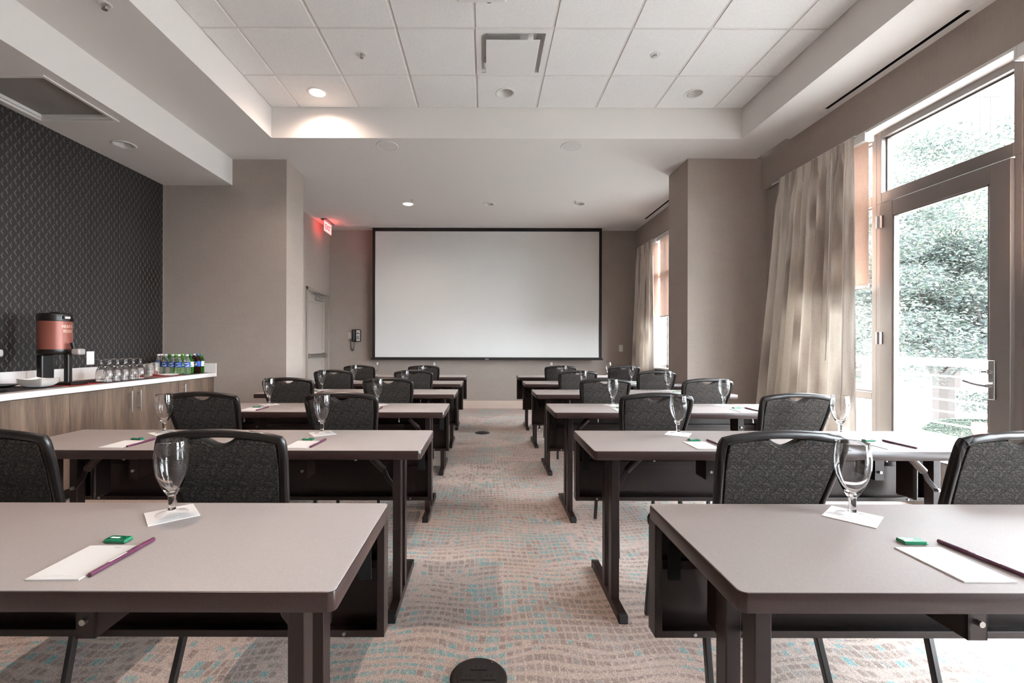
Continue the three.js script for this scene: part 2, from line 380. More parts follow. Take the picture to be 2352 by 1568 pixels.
coffLamps.forEach(([x, d, on], k) => downlight(x, COFFER, d, on, [
  'lit warm downlight in the tiled tray nearest the drinks counter', 'unlit downlight in the tile between air diffuser and screen', 'unlit downlight in the tiled tray nearest the windows',
  'lit downlight over the counter side tables', 'unlit downlight over the aisle', 'unlit downlight over the window side tables', 'unlit downlight at the rear, counter side', 'unlit downlight at the rear over the aisle', 'unlit downlight at the rear, window side'][k], k ? LAMP_POWER : 7));
backLamps.forEach(([x, d, on], k) => downlight(x, CEIL, d, on, ['lit warm downlight before the screen on the exit door side', 'unlit downlight before the middle of the screen', 'unlit downlight before the screen on the window side'][k], 5));
downlight(-3.33, SOFFIT, 4.127, false, 'unlit downlight in the lowered soffit above the drinks counter');

function sprinkler(x, y, d, label) {
  const t = thing('sprinkler', label, 'sprinkler', x, y, d, 'ceiling sprinklers');
  mesh('escutcheon', lathe([[0.04, 0], [0.041, -0.003], [0.03, -0.006], [0.018, -0.002], [0.017, 0.0]], 32), M.whitePlastic, t);
  mesh('nozzle', cyl(0.009, 0.011, 0.02, 0, -0.018, 0, 14), M.steel, t);
  mesh('frame_arm', [rod([0.011, -0.012, 0], [0.004, -0.032, 0], 0.0025, 6), rod([-0.011, -0.012, 0], [-0.004, -0.032, 0], 0.0025, 6)], M.steel, t);
  mesh('deflector', cyl(0.016, 0.016, 0.002, 0, -0.034, 0, 20), M.steel, t);
}
sprinkler(-1.05, COFFER, 3.78, 'white sprinkler head in a tile between the lit downlight and the air diffuser');
sprinkler(1.43, COFFER, 3.78, 'white sprinkler head in a tile on the window side of the air diffuser');
sprinkler(-2.40, CEIL, 2.82, 'white sprinkler head in the lowered border beside the soffit');
sprinkler(-1.08, CEIL, 6.62, 'small sprinkler head beside the lit downlight before the screen');
sprinkler(1.33, CEIL, 6.66, 'small sprinkler head beside the unlit downlight before the screen');
function speaker(x, d, label) {
  const t = thing('ceiling_speaker', label, 'speaker', x, CEIL, d, 'round flush ceiling speakers');
  mesh('ring', lathe([[0.118, 0], [0.119, -0.003], [0.112, -0.006], [0.104, -0.005], [0.104, 0]], 48), M.whitePlastic, t);
  mesh('grille', lathe([[0.104, -0.003], [0.05, -0.005], [0, -0.006]], 48), std({ color: 0xdcd8d4, roughness: 0.9 }), t);
}
speaker(-1.06, 4.82, 'round white speaker grille in the border on the exit door side');
speaker(0.92, 4.82, 'round white speaker grille in the border on the window side');
{ // square air diffuser: frame, recess, hung centre plate
  const t = thing('air_diffuser', 'square white air diffuser with a hung centre plate', 'air vent', 0.215, COFFER, 3.776);
  const f = (r0, r1, y0, y1) => { const s = new THREE.Shape([[-r1, -r1], [r1, -r1], [r1, r1], [-r1, r1]].map((p) => new THREE.Vector2(...p))); s.holes.push(new THREE.Path([[-r0, -r0], [-r0, r0], [r0, r0], [r0, -r0], [-r0, -r0]].map((p) => new THREE.Vector2(...p)))); const g = new THREE.ExtrudeGeometry(s, { depth: y1 - y0, bevelEnabled: false }); g.rotateX(-Math.PI / 2); g.translate(0, y0, 0); return g; };
  mesh('frame', f(0.255, 0.2965, -0.004, 0.01), M.white, t);
  const cone = new THREE.CylinderGeometry(0.20 * Math.SQRT2, 0.255 * Math.SQRT2, 0.08, 4, 1, true, Math.PI / 4); cone.translate(0, 0.045, 0);
  mesh('throat', cone, std({ color: 0xe6e2de, roughness: 0.6, side: THREE.DoubleSide }), t);
  mesh('back_pan', B(-0.26, 0.26, 0.085, 0.09, -0.26, 0.26), M.white, t);
  mesh('centre_plate', B(-0.215, 0.215, -0.03, -0.025, -0.215, 0.215, 0.002), M.white, t);
  mesh('clip', B(0.115, 0.16, -0.026, 0.03, -0.23, -0.2, 0.006), M.white, t); mesh('clip', B(-0.23, -0.2, -0.026, 0.03, 0.08, 0.15, 0.006), M.white, t);
}
{ // return grille recessed in the soffit
  const t = thing('return_air_grille', 'large square return air panel in the soffit above the dark wall', 'air vent', -3.34, SOFFIT, 3.375);
  const ring = (a, b, y0, y1) => slab(-a, a, -b, b, y0, y1, [[-a + 0.022, a - 0.022, -b + 0.022, b - 0.022]]);
  mesh('frame', ring(0.322, 0.317, -0.008, 0.004), M.white, t);
  mesh('inner_frame', ring(0.296, 0.291, 0.006, 0.03), M.white, t);
  mesh('panel', metricUV(B(-0.298, 0.298, 0.034, 0.045, -0.293, 0.293)), std({ color: 0x8e8884, roughness: 0.8 }), t);
  mesh('back_box', B(-0.302, 0.302, 0.06, 0.1, -0.297, 0.297), M.paint, t);
}
function slot(x, d0, d1, label) {
  const t = thing('slot_diffuser', label, 'air vent', x, CEIL, (d0 + d1) / 2, 'linear slot diffusers');
  const h = (d1 - d0) / 2;
  mesh('slot_channel', [B(-0.0165, -0.0145, -0.0015, 0.06, -h, h), B(0.0145, 0.0165, -0.0015, 0.06, -h, h), B(-0.0165, 0.0165, 0.055, 0.06, -h, h), B(-0.0165, 0.0165, 0.001, 0.06, -h - 0.002, -h), B(-0.0165, 0.0165, 0.001, 0.06, h, h + 0.002)], M.blackMatte, t);
  mesh('flange', slab(-0.03, 0.03, -h - 0.06, h + 0.06, -0.0025, 0.0005, [[-0.0165, 0.0165, -h, h]]), M.white, t);
}
slot(3.069, 2.851, 4.046, 'long black slot diffuser in the border above the balcony door');
slot(2.6985, 6.45, 7.59, 'long black slot diffuser in the ceiling beside the screen');
{ // projector hung in the tray, its underside just in view
  const t = thing('projector', 'white projector hung from the tiled tray over the aisle', 'projector', -0.03, COFFER, 2.83);
  mesh('body', B(-0.17, 0.17, -0.17, -0.06, -0.14, 0.17, 0.02), M.whitePlastic, t);
  mesh('mount', cyl(0.025, 0.025, 0.07, 0, -0.07, 0), M.whitePlastic, t);
  mesh('lens', rod([0.05, -0.115, -0.16], [0.05, -0.115, -0.19], 0.035, 24), M.black, t);
}

/* ---------- exit door, exit sign ---------- */
{
  const t = struct('door_2', 'grey metal exit door with panic bar and closer', 'door');
  const X = -2.915;
  mesh('frame', [B(X - 0.12, X + 0.018, 0, 2.14, 7.27, 7.335, 0.004), B(X - 0.12, X + 0.018, 0, 2.14, 8.285, 8.345, 0.004), B(X - 0.12, X + 0.018, 2.08, 2.14, 7.27, 8.345, 0.004)], M.doorFrame, t);
  const leaf = mesh('leaf', B(X - 0.1, X - 0.055, 0.008, 2.075, 7.34, 8.28), M.doorPaint, t);
  const lx = X - 0.055;
  for (const [y0, y1] of [[0.16, 0.92], [1.08, 1.93]]) {
    mesh('panel_moulding', [B(lx, lx + 0.008, y0, y1, 7.46, 7.475), B(lx, lx + 0.008, y0, y1, 8.145, 8.16), B(lx, lx + 0.008, y0, y0 + 0.015, 7.46, 8.16), B(lx, lx + 0.008, y1 - 0.015, y1, 7.46, 8.16)], M.doorPaint, leaf);
  }
  mesh('viewer', rod([lx, 1.52, -7.81], [lx + 0.006, 1.52, -7.81], 0.01, 16), M.steel, leaf);
  const bar = mesh('panic_bar', B(lx + 0.03, lx + 0.075, 0.965, 1.03, 7.42, 8.2, 0.008), std({ color: 0x8d8680, roughness: 0.35, metalness: 0.7 }), t);
  mesh('end_bracket', [B(lx, lx + 0.06, 0.955, 1.04, 7.39, 7.46, 0.006), B(lx, lx + 0.06, 0.955, 1.04, 8.16, 8.23, 0.006)], std({ color: 0x77706b, roughness: 0.4, metalness: 0.6 }), bar);
  const cl = mesh('closer', B(lx, lx + 0.055, 1.955, 2.02, 7.8, 8.08, 0.01), std({ color: 0x9a928b, roughness: 0.4, metalness: 0.5 }), t);
  mesh('closer_arm', [rod([lx + 0.06, 2.03, -7.9], [lx + 0.12, 2.06, -7.5], 0.009), rod([lx + 0.12, 2.06, -7.5], [lx + 0.06, 2.075, -8.18], 0.007), rod([lx + 0.04, 2.0, -7.9], [lx + 0.06, 2.035, -7.9], 0.012)], M.steel, cl);
}
{
  const t = thing('exit_sign', 'edge-lit red exit sign hung from the ceiling above the metal door', 'sign', -2.745, CEIL, 7.79);
  mesh('canopy', B(-0.045, 0.045, -0.018, 0, -0.205, 0.205, 0.004), M.alu, t);
  const panel = mesh('sign_panel', B(-0.004, 0.004, -0.20, -0.018, -0.18, 0.18, 0.002), phy({ color: 0xffd0cc, roughness: 0.3, emissive: new THREE.Color().setRGB(1.0, 0.22, 0.2), emissiveIntensity: 0.55 }), t);
  const cv = document.createElement('canvas'); cv.width = 512; cv.height = 256;
  const c = cv.getContext('2d'); c.fillStyle = '#ffd8d4'; c.fillRect(0, 0, 512, 256); c.fillStyle = '#e0141e'; c.font = 'bold 190px sans-serif'; c.textAlign = 'center'; c.textBaseline = 'middle'; c.fillText('EXIT', 256, 134, 470);
  const tex = new THREE.CanvasTexture(cv); tex.colorSpace = THREE.SRGBColorSpace;
  const g = new THREE.PlaneGeometry(0.34, 0.165); g.rotateY(Math.PI / 2); g.translate(0.0046, -0.109, 0);
  mesh('lettering', g, std({ map: tex, emissiveMap: tex, emissive: new THREE.Color().setRGB(1, 0.55, 0.55), emissiveIntensity: 0.9 }), panel);
  for (const s of [-1, 1]) {
    const l = new THREE.RectAreaLight(new THREE.Color().setRGB(1, 0.12, 0.12), 3, 0.34, 0.16);
    l.position.set(s * 0.012, -0.109, 0); l.lookAt(s * 10, -0.109, 0); l.name = 'sign_light';
    t.add(l); l.rotation.set(0, s * Math.PI / 2 + Math.PI, 0);
  }
}
{ // small white access panel in the ceiling by the screen
  const t = tag(mesh(numbered('access_panel'), B(-0.24, 0.24, -0.006, 0, -0.1, 0.1, 0.003), M.white, scene), 'thin white access panel in the ceiling between exit sign and screen', 'ceiling panel');
  t.position.set(-2.28, CEIL, -8.1);
}

/* ---------- projection screen ---------- */
{
  const t = thing('projection_screen', 'large white projection screen with black border hanging from the ceiling', 'projection screen', 0.028, 0, 8.15);
  const W = 2.085, T = CEIL - 0.004, Bm = 0.95;
  mesh('border_top', B(-W, W, T - 0.07, T, -0.001, 0.004), M.screenEdge, t);
  mesh('border_side', B(-W, -W + 0.05, Bm, T - 0.07, -0.001, 0.004), M.screenEdge, t);
  mesh('border_side', B(W - 0.05, W, Bm, T - 0.07, -0.001, 0.004), M.screenEdge, t);
  mesh('border_bottom', B(-W, W, Bm - 0.0, Bm + 0.012, -0.001, 0.004), M.screenEdge, t);
  mesh('fabric', grid(80, 40, (u, v) => { const x = -W + 0.05 + u * (2 * W - 0.1), y = Bm + 0.012 + (1 - v) * (T - 0.07 - Bm - 0.012); return [x, y, 0.004 * Math.sin(u * 7 + v * 5) * Math.sin(v * 3.1) + 0.003 * Math.sin(u * 13 - v * 9) * Math.sin(v * 3.1) - 0.004]; }), M.screen, t);
  const bar = mesh('weight_bar', B(-W - 0.02, W + 0.02, Bm - 0.035, Bm, -0.018, 0.018, 0.008), M.screenEdge, t);
  mesh('badge', B(-0.035, 0.035, Bm - 0.026, Bm - 0.012, -0.020, -0.0175), M.steel, bar);
  mesh('case', B(-W - 0.08, W + 0.08, T - 0.006, CEIL - 0.001, -0.03, 0.03), M.white, t);
}

/* ---------- small fittings on the end wall ---------- */
function plate(name, label, category, x, y, d, rot, w, h, kids) {
  const t = thing(name, label, category, x, y, d);
  t.rotation.y = rot;
  mesh('cover', B(-w / 2, w / 2, -h / 2, h / 2, -0.008, 0, 0.003), M.whitePlastic, t);
  for (const [x0, x1, y0, y1] of kids) mesh('rocker', B(x0, x1, y0, y1, -0.012, -0.004, 0.002), M.white, t);
}
plate('switch_plate', 'white light switch beside the black wall telephone', 'light switch', -2.522, 1.357, BACK, 0, 0.085, 0.125, [[-0.018, 0.018, -0.035, 0.035]]);
plate('blank_plate', 'white wall plate between the screen and the curtain', 'wall plate', 2.53, 1.13, BACK, 0, 0.075, 0.125, [[-0.017, 0.017, -0.034, 0.034]]);
plate('outlet_plate', 'white outlet plate on the dark patterned wall above the counter', 'outlet', -3.718, 1.055, 4.215, Math.PI / 2, 0.08, 0.125, [[-0.017, 0.017, 0.006, 0.036], [-0.017, 0.017, -0.036, -0.006]]);
{
  const t = thing('wall_telephone', 'black wall telephone with silver keypad and coiled cord', 'telephone', -2.40, 1.355, BACK);
  mesh('body', B(-0.08, 0.08, -0.115, 0.115, -0.055, 0, 0.02), M.black, t);
  mesh('handset', B(-0.076, -0.02, -0.112, 0.112, -0.095, -0.05, 0.02), M.black, t);
  const f = mesh('face_plate', B(0.0, 0.07, -0.1, 0.1, -0.062, -0.052, 0.006), std({ color: 0xcfcac4, roughness: 0.4 }), t);
  for (let i = 0; i < 3; i++) for (let j = 0; j < 4; j++) mesh('key', B(0.012 + i * 0.016, 0.023 + i * 0.016, -0.07 + j * 0.017, -0.059 + j * 0.017, -0.067, -0.061, 0.002), M.black, f);
  mesh('label_strip', B(0.01, 0.06, 0.035, 0.05, -0.0635, -0.061), M.black, f);
  const pts = []; for (let k = 0; k <= 140; k++) { const s = k / 140, a = k * 1.15; const bx = -0.045 + 0.03 * Math.cos(Math.PI * s) * -1 - 0.03, by = -0.11 - 0.17 * Math.sin(Math.PI * s); pts.push(new THREE.Vector3(bx + 0.006 * Math.cos(a), by + 0.003 * Math.sin(a), 0.03 + 0.006 * Math.sin(a))); }
  mesh('cord', new THREE.TubeGeometry(new THREE.CatmullRomCurve3(pts), 420, 0.0032, 5), M.black, t);
}

/* ---------- window wall, balcony door, shades, curtains ---------- */
const FX0 = 3.29, FX1 = 3.39, GX = 3.345;
const paneX = (x, y0, y1, d0, d1) => { const g = new THREE.PlaneGeometry(d1 - d0, y1 - y0); g.rotateY(-Math.PI / 2); g.translate(x, (y0 + y1) / 2, -(d0 + d1) / 2); return g; };                // frame face, frame back, glass
const TR0 = 2.37, TR1 = 2.457;                        // transom bar
function windowUnit(name, label, d0, d1, kind) {       // kind: 'window' or 'transom'
  const t = struct(name, label, 'window'), w = 0.045;
  const y0 = kind === 'transom' ? TR0 : 0.09;
  mesh('frame_post', B(FX0, FX1, y0, HEAD, d0, d0 + w, 0.003), M.alu, t);
  mesh('frame_post', B(FX0, FX1, y0, HEAD, d1 - w, d1, 0.003), M.alu, t);
  mesh('frame_head', B(FX0, FX1, 2.915, HEAD, d0 + w, d1 - w, 0.003), M.alu, t);
  mesh('transom_bar', B(FX0, FX1, TR0, TR1, d0 + w, d1 - w, 0.003), M.alu, t);
  const panes = [[TR1, 2.915]];
  if (kind !== 'transom') {
    mesh('frame_sill', B(FX0, FX1, 0.09, 0.15, d0 + w, d1 - w, 0.003), M.alu, t);
    mesh('cross_rail', B(FX0, FX1, 0.735, 0.79, d0 + w, d1 - w, 0.003), M.alu, t);
    panes.push([0.79, TR0], [0.15, 0.735]);
  }
  for (const [a, b] of panes) {
    mesh('pane', paneX(GX, a, b, d0 + w, d1 - w), M.glass, t);
    mesh('glazing_bead', [B(GX - 0.014, GX + 0.02, a, a + 0.012, d0 + w, d1 - w), B(GX - 0.014, GX + 0.02, b - 0.012, b, d0 + w, d1 - w), B(GX - 0.014, GX + 0.02, a, b, d0 + w, d0 + w + 0.012), B(GX - 0.014, GX + 0.02, a, b, d1 - w - 0.012, d1 - w)], M.alu, t);
  }
}
windowUnit('window_1', 'tall window with cross rail between the curtain and the balcony door', 3.775, 4.5);
windowUnit('window_2', 'transom window above the balcony door', 2.75, 3.775, 'transom');
windowUnit('window_3', 'tall window next to the handle side of the balcony door', 1.55, 2.75);
windowUnit('window_4', 'tall window beside the front table', 0.4, 1.55);
windowUnit('window_5', 'tall window at the rear of the room', -0.75, 0.4);
{
  const t = struct('trim_1', 'white shade pocket lining under the window header', 'trim');
  mesh('pocket', B(3.154, 3.4, HEAD - 0.005, HEAD, -0.75, 4.5), M.white, t);
  mesh('track', [B(3.156, 3.166, HEAD - 0.02, HEAD - 0.005, -0.75, 4.95), B(3.182, 3.19, HEAD - 0.014, HEAD - 0.005, -0.75, 4.62)], M.whitePlastic, t);
}
{ // balcony door
  const t = struct('door_1', 'grey metal balcony door with a full glass pane and lever handle', 'door');
  const a = 2.795, b = 3.725, x0 = 3.27, x1 = 3.32;
  mesh('door_frame', [B(FX0, FX1, 0.0, TR0, 2.75, 2.789, 0.003), B(FX0, FX1, 0.0, TR0, 3.731, 3.775, 0.003)], M.alu, t);
  mesh('stile', B(x0, x1, 0.1, 2.36, b - 0.118, b, 0.004), M.alu, t);
  mesh('stile', B(x0, x1, 0.1, 2.36, a, a + 0.118, 0.004), M.alu, t);
  mesh('rail', B(x0, x1, 2.24, 2.36, a + 0.118, b - 0.118, 0.004), M.alu, t);
  mesh('rail', B(x0, x1, 0.1, 0.34, a + 0.118, b - 0.118, 0.004), M.alu, t);
  mesh('pane', paneX(3.295, 0.34, 2.24, a + 0.118, b - 0.118), M.glass, t);
  mesh('glazing_bead', [B(3.275, 3.315, 0.34, 2.24, a + 0.118, a + 0.13), B(3.275, 3.315, 0.34, 2.24, b - 0.13, b - 0.118), B(3.275, 3.315, 2.228, 2.24, a + 0.118, b - 0.118), B(3.275, 3.315, 0.34, 0.352, a + 0.118, b - 0.118)], M.alu, t);
  for (const y of [2.16, 1.2, 0.22]) {
    const h = mesh('hinge', rod([3.26, y, -(b + 0.004)], [3.26, y + 0.1, -(b + 0.004)], 0.011, 14), M.steel, t);
    mesh('hinge_leaf', B(3.261, 3.271, y, y + 0.1, b - 0.035, b, 0.001), M.steel, h);
  }
  const plateO = mesh('handle', B(3.255, 3.271, 0.84, 1.094, a + 0.075, a + 0.112, 0.005), M.steel, t);
  const dz = a + 0.094;
  mesh('lever', [rod([3.255, 0.93, -dz], [3.215, 0.93, -dz], 0.011, 16), sweep([[3.215, 0.93, -dz + 0.008], [3.213, 0.932, -dz - 0.03], [3.215, 0.94, -dz - 0.08], [3.218, 0.953, -dz - 0.13]], [1, 0, 0], 0.017, 0.012, 0.004)], M.steel, plateO);
  mesh('thumb_turn', [rod([3.255, 1.02, -dz], [3.235, 1.02, -dz], 0.012, 16), B(3.22, 3.24, 1.013, 1.027, dz - 0.006, dz + 0.028, 0.004)], M.steel, plateO);
  mesh('threshold', B(3.26, 3.4, 0.0, 0.095, 2.79, 3.73, 0.004), M.alu, t);
}
{ // window beside the screen
  const t = struct('window_6', 'window behind the far curtain beside the projection screen', 'window');
  const d0 = 5.95, d1 = 7.86, x0 = 2.9, x1 = 3.0;
  for (const d of [d0, 6.55, 7.13, d1 - 0.05]) mesh('frame_post', B(x0, x1, 0.83, HEAD, d, d + 0.05, 0.003), M.alu, t);
  mesh('frame_head', B(x0, x1, 2.92, HEAD, d0, d1, 0.003), M.alu, t);
  mesh('frame_sill', B(x0, x1, 0.83, 0.88, d0, d1, 0.003), M.alu, t);
  mesh('transom_bar', B(x0, x1, TR0 - 0.06, TR1 - 0.06, d0, d1, 0.003), M.alu, t);
  for (const [a, b] of [[d0 + 0.05, 6.55], [6.6, 7.13], [7.18, d1 - 0.05]]) for (const [y0, y1] of [[0.88, TR0 - 0.06], [TR1 - 0.06, 2.92]]) mesh('pane', paneX(2.95, y0, y1, a, b), M.glass, t);
}
function rollerShade(x, d0, d1, yb, label, yt = HEAD - 0.006) {
  const t = thing('roller_shade', label, 'shade', x, 0, (d0 + d1) / 2, 'roller window shades'), h = (d1 - d0) / 2;
  mesh('cassette', B(-0.03, 0.04, yt - 0.075, yt, -h, h, 0.004), M.whitePlastic, t);
  mesh('end_cap', B(-0.034, 0.044, yt - 0.085, yt, -h - 0.012, -h, 0.006), M.white, t);
  mesh('end_cap', B(-0.034, 0.044, yt - 0.085, yt, h, h + 0.012, 0.006), M.white, t);
  const g = grid(2, 8, (u, v) => [0.02, yb + (1 - v) * (yt - 0.07 - yb), (u * 2 - 1) * (h - 0.012)]);
  mesh('shade_fabric', metricUV(g), M.shade, t);
  mesh('bottom_bar', B(0.012, 0.028, yb - 0.022, yb + 0.004, -h + 0.008, h - 0.008, 0.004), M.whitePlastic, t);
}
rollerShade(3.225 - 0.045, 3.735, 4.48, 1.70, 'half-lowered beige roller shade between curtain and balcony door');
rollerShade(3.225 - 0.045, 1.56, 2.665, 1.70, 'half-lowered beige roller shade on the handle side of the balcony door');
rollerShade(3.18, 0.42, 1.52, 0.8, 'lowered beige roller shade beside the front table');
rollerShade(2.84, 7.425, 7.84, 1.66, 'beige roller shade partly behind the far curtain');
rollerShade(2.84, 6.3, 7.375, 1.66, 'beige roller shade between the far curtain and the pier');
function curtain(name, label, o) {
  const t = thing(name, label, 'curtain', 0, 0, 0, 'pleated window curtains');
  const { x0, x1, top, bot, n, yt, yb, amp } = o;     // top / bot: [far depth, near depth]
  const NU = n * 22, NV = 70;
  mesh('cloth', grid(NU, NV, (u, v) => {
    const w = u + 0.012 * Math.sin(u * 17) + 0.006 * Math.sin(u * 41 + v * 2);
    const dpt = (top[0] + (top[1] - top[0]) * u) * (1 - v) + (bot[0] + (bot[1] - bot[0]) * u) * v;
    const phase = 2 * Math.PI * n * w, open = Math.min(1, Math.max(0, (v - 0.045) / 0.05)), lead = Math.min(1, (1 - u) / 0.13);
    const s = Math.sin(phase), fold = Math.sign(s) * Math.pow(Math.abs(s), 0.75);
    const pinch = 0.55 * Math.pow(Math.abs(Math.sin(phase * 1.5 + 0.4)), 2) - 0.3;
    const a = amp * (0.55 + 0.75 * v) * (0.75 + 0.5 * hash(Math.floor(n * w + 0.25), 3, 9));
    const off = ((1 - open) * amp * 0.75 * pinch + open * a * fold) * (0.25 + 0.75 * lead) + open * 0.012 * Math.sin(phase * 2 + 1.1 + 2 * v) * lead;
    return [x0 + (x1 - x0) * v - Math.max(-0.022, off + amp * 0.35), yt + (yb - yt) * v, -dpt + open * 0.012 * Math.cos(phase) * lead];
  }), M.curtain, t);
  mesh('carrier_track', B(x0 - 0.01, x0 + 0.008, yt, yt + 0.012, Math.min(...top), Math.max(...top)), M.whitePlastic, t);
  mesh('wand', rod([x0 - 0.05, yt - 0.12, -(top[1] + o.wand)], [x0 - 0.1, yt - o.wandLength, -(top[1] + o.wand)], 0.005, 8), M.whitePlastic, t);
  return t;
}
curtain('curtain', 'tall beige pleated curtain with smoky streaks beside the balcony door', { x0: 3.135, x1: 3.07, top: [4.75, 3.80], bot: [5.02, 3.70], n: 10, yt: HEAD - 0.02, yb: 0.02, amp: 0.058, wand: 0.2, wandLength: 1.9 });
curtain('curtain', 'narrower beige pleated curtain in the corner beside the projection screen', { x0: 2.79, x1: 2.755, top: [8.2, 7.46], bot: [8.32, 7.28], n: 7, yt: HEAD - 0.02, yb: 0.02, amp: 0.046, wand: 0.2, wandLength: 1.8 });

/* ---------- outside: balcony, street, trees, buildings ---------- */
const STREET = -3.4;
{
  const sl = tag(mesh('balcony_slab', B(3.46, 4.2, -0.28, -0.03, -3.5, 7.4), std({ color: 0x9b9894, roughness: 0.9 }), scene), 'narrow concrete balcony floor behind the glass door', 'balcony');
  sl.userData.kind = 'structure';
  const t = thing('balcony_railing', 'white balcony railing with thick top tube and thin horizontal bars', 'railing', 4.0, -0.03, 0);
  const w = std({ color: 0xe6e6e6, roughness: 0.4 });
  mesh('top_rail', rod([0, 1.075, 3.4], [0, 1.075, -7.3], 0.036, 20), w, t);
  for (let k = 0; k < 8; k++) mesh('rail_bar', rod([0, 0.955 - k * 0.103, 3.4], [0, 0.955 - k * 0.103, -7.3], 0.0075, 10), w, t);
  for (const d of [-2.95, -1.45, 0.05, 1.55, 3.05, 4.55, 6.05, 7.25]) mesh('post', B(0.005, 0.03, 0, 1.05, d - 0.03, d + 0.03), w, t);
}
const ground = tag(mesh('street', new THREE.PlaneGeometry(400, 400).rotateX(-Math.PI / 2), std({ map: rep(speck([128, 127, 125], 10, 151), 60, 60), roughness: 0.95 }), scene), 'pale concrete street below the balcony', 'street');
ground.position.set(60, STREET, -40); ground.userData.kind = 'structure';
const bark = std({ map: rep(speck([52, 46, 43], 14, 161), 4, 4), roughness: 0.95 });
const leafGeo = (() => { const s = grid(2, 2, (u, v) => { const w = Math.sin(Math.PI * Math.min(1, v * 0.9 + 0.05)) * 0.5; return [(u - 0.5) * w, 0.1 * Math.abs(u - 0.5) * 2 + 0.08 * Math.sin(v * 3), v]; }); return s; })();
function tree(name, label, x, d, h, r, leaves, green, leafSize, base = 0.3) {
  const t = thing(name, label, 'tree', x, STREET, d, 'street trees');
  const parts = [], tips = [];
  const trunkTop = h * base;
  parts.push(sweep([[0, -0.05, 0], [0.03, trunkTop * 0.35, 0], [-0.02, trunkTop * 0.7, 0.05], [0.02, trunkTop * 1.25, 0]], [0, 0, 1], r * 0.105, r * 0.105, r * 0.03));
  parts.push(cyl(r * 0.085, r * 0.05, 0.5, 0, -0.05, 0, 10));
  for (let k = 0; k < 11; k++) {
    const az = k * 2.4 + rr(-0.3, 0.3), el = rr(0.25, 1.25), len = r * rr(0.62, 0.95), y0 = trunkTop * rr(0.75, 1.2);
    const e = [Math.cos(az) * Math.cos(el) * len, y0 + Math.sin(el) * len * (h * 0.7 / r) * 0.75, Math.sin(az) * Math.cos(el) * len];
    const m = [e[0] * 0.45, y0 + (e[1] - y0) * 0.6, e[2] * 0.45];
    parts.push(rod([0, y0, 0], m, r * 0.03, 7, r * 0.018), rod(m, e, r * 0.018, 6, r * 0.006));
    tips.push(e, m);
    for (let j = 0; j < 4; j++) {
      const q = [m[0] + rr(-0.35, 0.35) * r, m[1] + rr(-0.08, 0.4) * r, m[2] + rr(-0.35, 0.35) * r];
      parts.push(rod(m, q, r * 0.012, 5, r * 0.004)); tips.push(q);
    }
  }
  mesh('trunk', parts, bark, t);
  const im = new THREE.InstancedMesh(leafGeo, phy({ color: green, roughness: 0.8, transmission: 0.28, thickness: 0, side: THREE.DoubleSide }), leaves);
  im.name = 'foliage'; im.userData.kind = 'stuff'; im.castShadow = im.receiveShadow = true;
  const q = new THREE.Quaternion(), e = new THREE.Euler(), c = new THREE.Color(), clumps = [];
  for (let k = 0; k < 90; k++) {                         // clumps of leaves fill a rounded crown
    const az = rr(0, 6.283), el = Math.asin(rr(-0.95, 1)), rad = Math.pow(rnd(), 0.4);
    clumps.push([Math.cos(az) * Math.cos(el) * r * rad, h * 0.52 + Math.sin(el) * h * 0.46 * rad, Math.sin(az) * Math.cos(el) * r * rad, rr(0.12, 0.26) * r]);
  }
  for (const p of tips) clumps.push([...p, 0.17 * r]);
  for (let k = 0; k < leaves; k++) {
    const [cx, cy, cz, cr] = clumps[Math.floor(rnd() * clumps.length)], a = rr(0, 6.283), z = rr(-1, 1), rad = cr * Math.pow(rnd(), 0.45), s = Math.sqrt(1 - z * z);
    e.set(rr(-0.9, 0.9), rr(0, 6.283), rr(-0.9, 0.9)); q.setFromEuler(e);
    const sc = leafSize * rr(0.6, 1.3);
    im.setMatrixAt(k, new THREE.Matrix4().compose(new THREE.Vector3(cx + s * Math.cos(a) * rad, cy + z * rad * 0.6, cz + s * Math.sin(a) * rad), q, new THREE.Vector3(sc, sc, sc)));
    c.setRGB(rr(0.75, 1.2), rr(0.85, 1.15), rr(0.7, 1.1)); im.setColorAt(k, c);
  }
  t.add(im);
}
tree('street_tree', 'large leafy tree with dark trunk outside the balcony door', 25.0, 24.5, 17, 8.2, 130000, 0x353e39, 0.17, 0.18);
tree('street_tree', 'sparser brownish tree seen above the balcony door', 48.5, 46, 27, 7.4, 16000, 0x5f594c, 0.3, 0.4);
tree('street_tree', 'leafy tree behind the large tree', 70, 50, 20, 10, 14000, 0x57625c, 0.45, 0.25);
tree('street_tree', 'leafy tree seen between the curtain and the balcony door', 33.5, 40.5, 14, 7, 26000, 0x57625c, 0.28, 0.3);
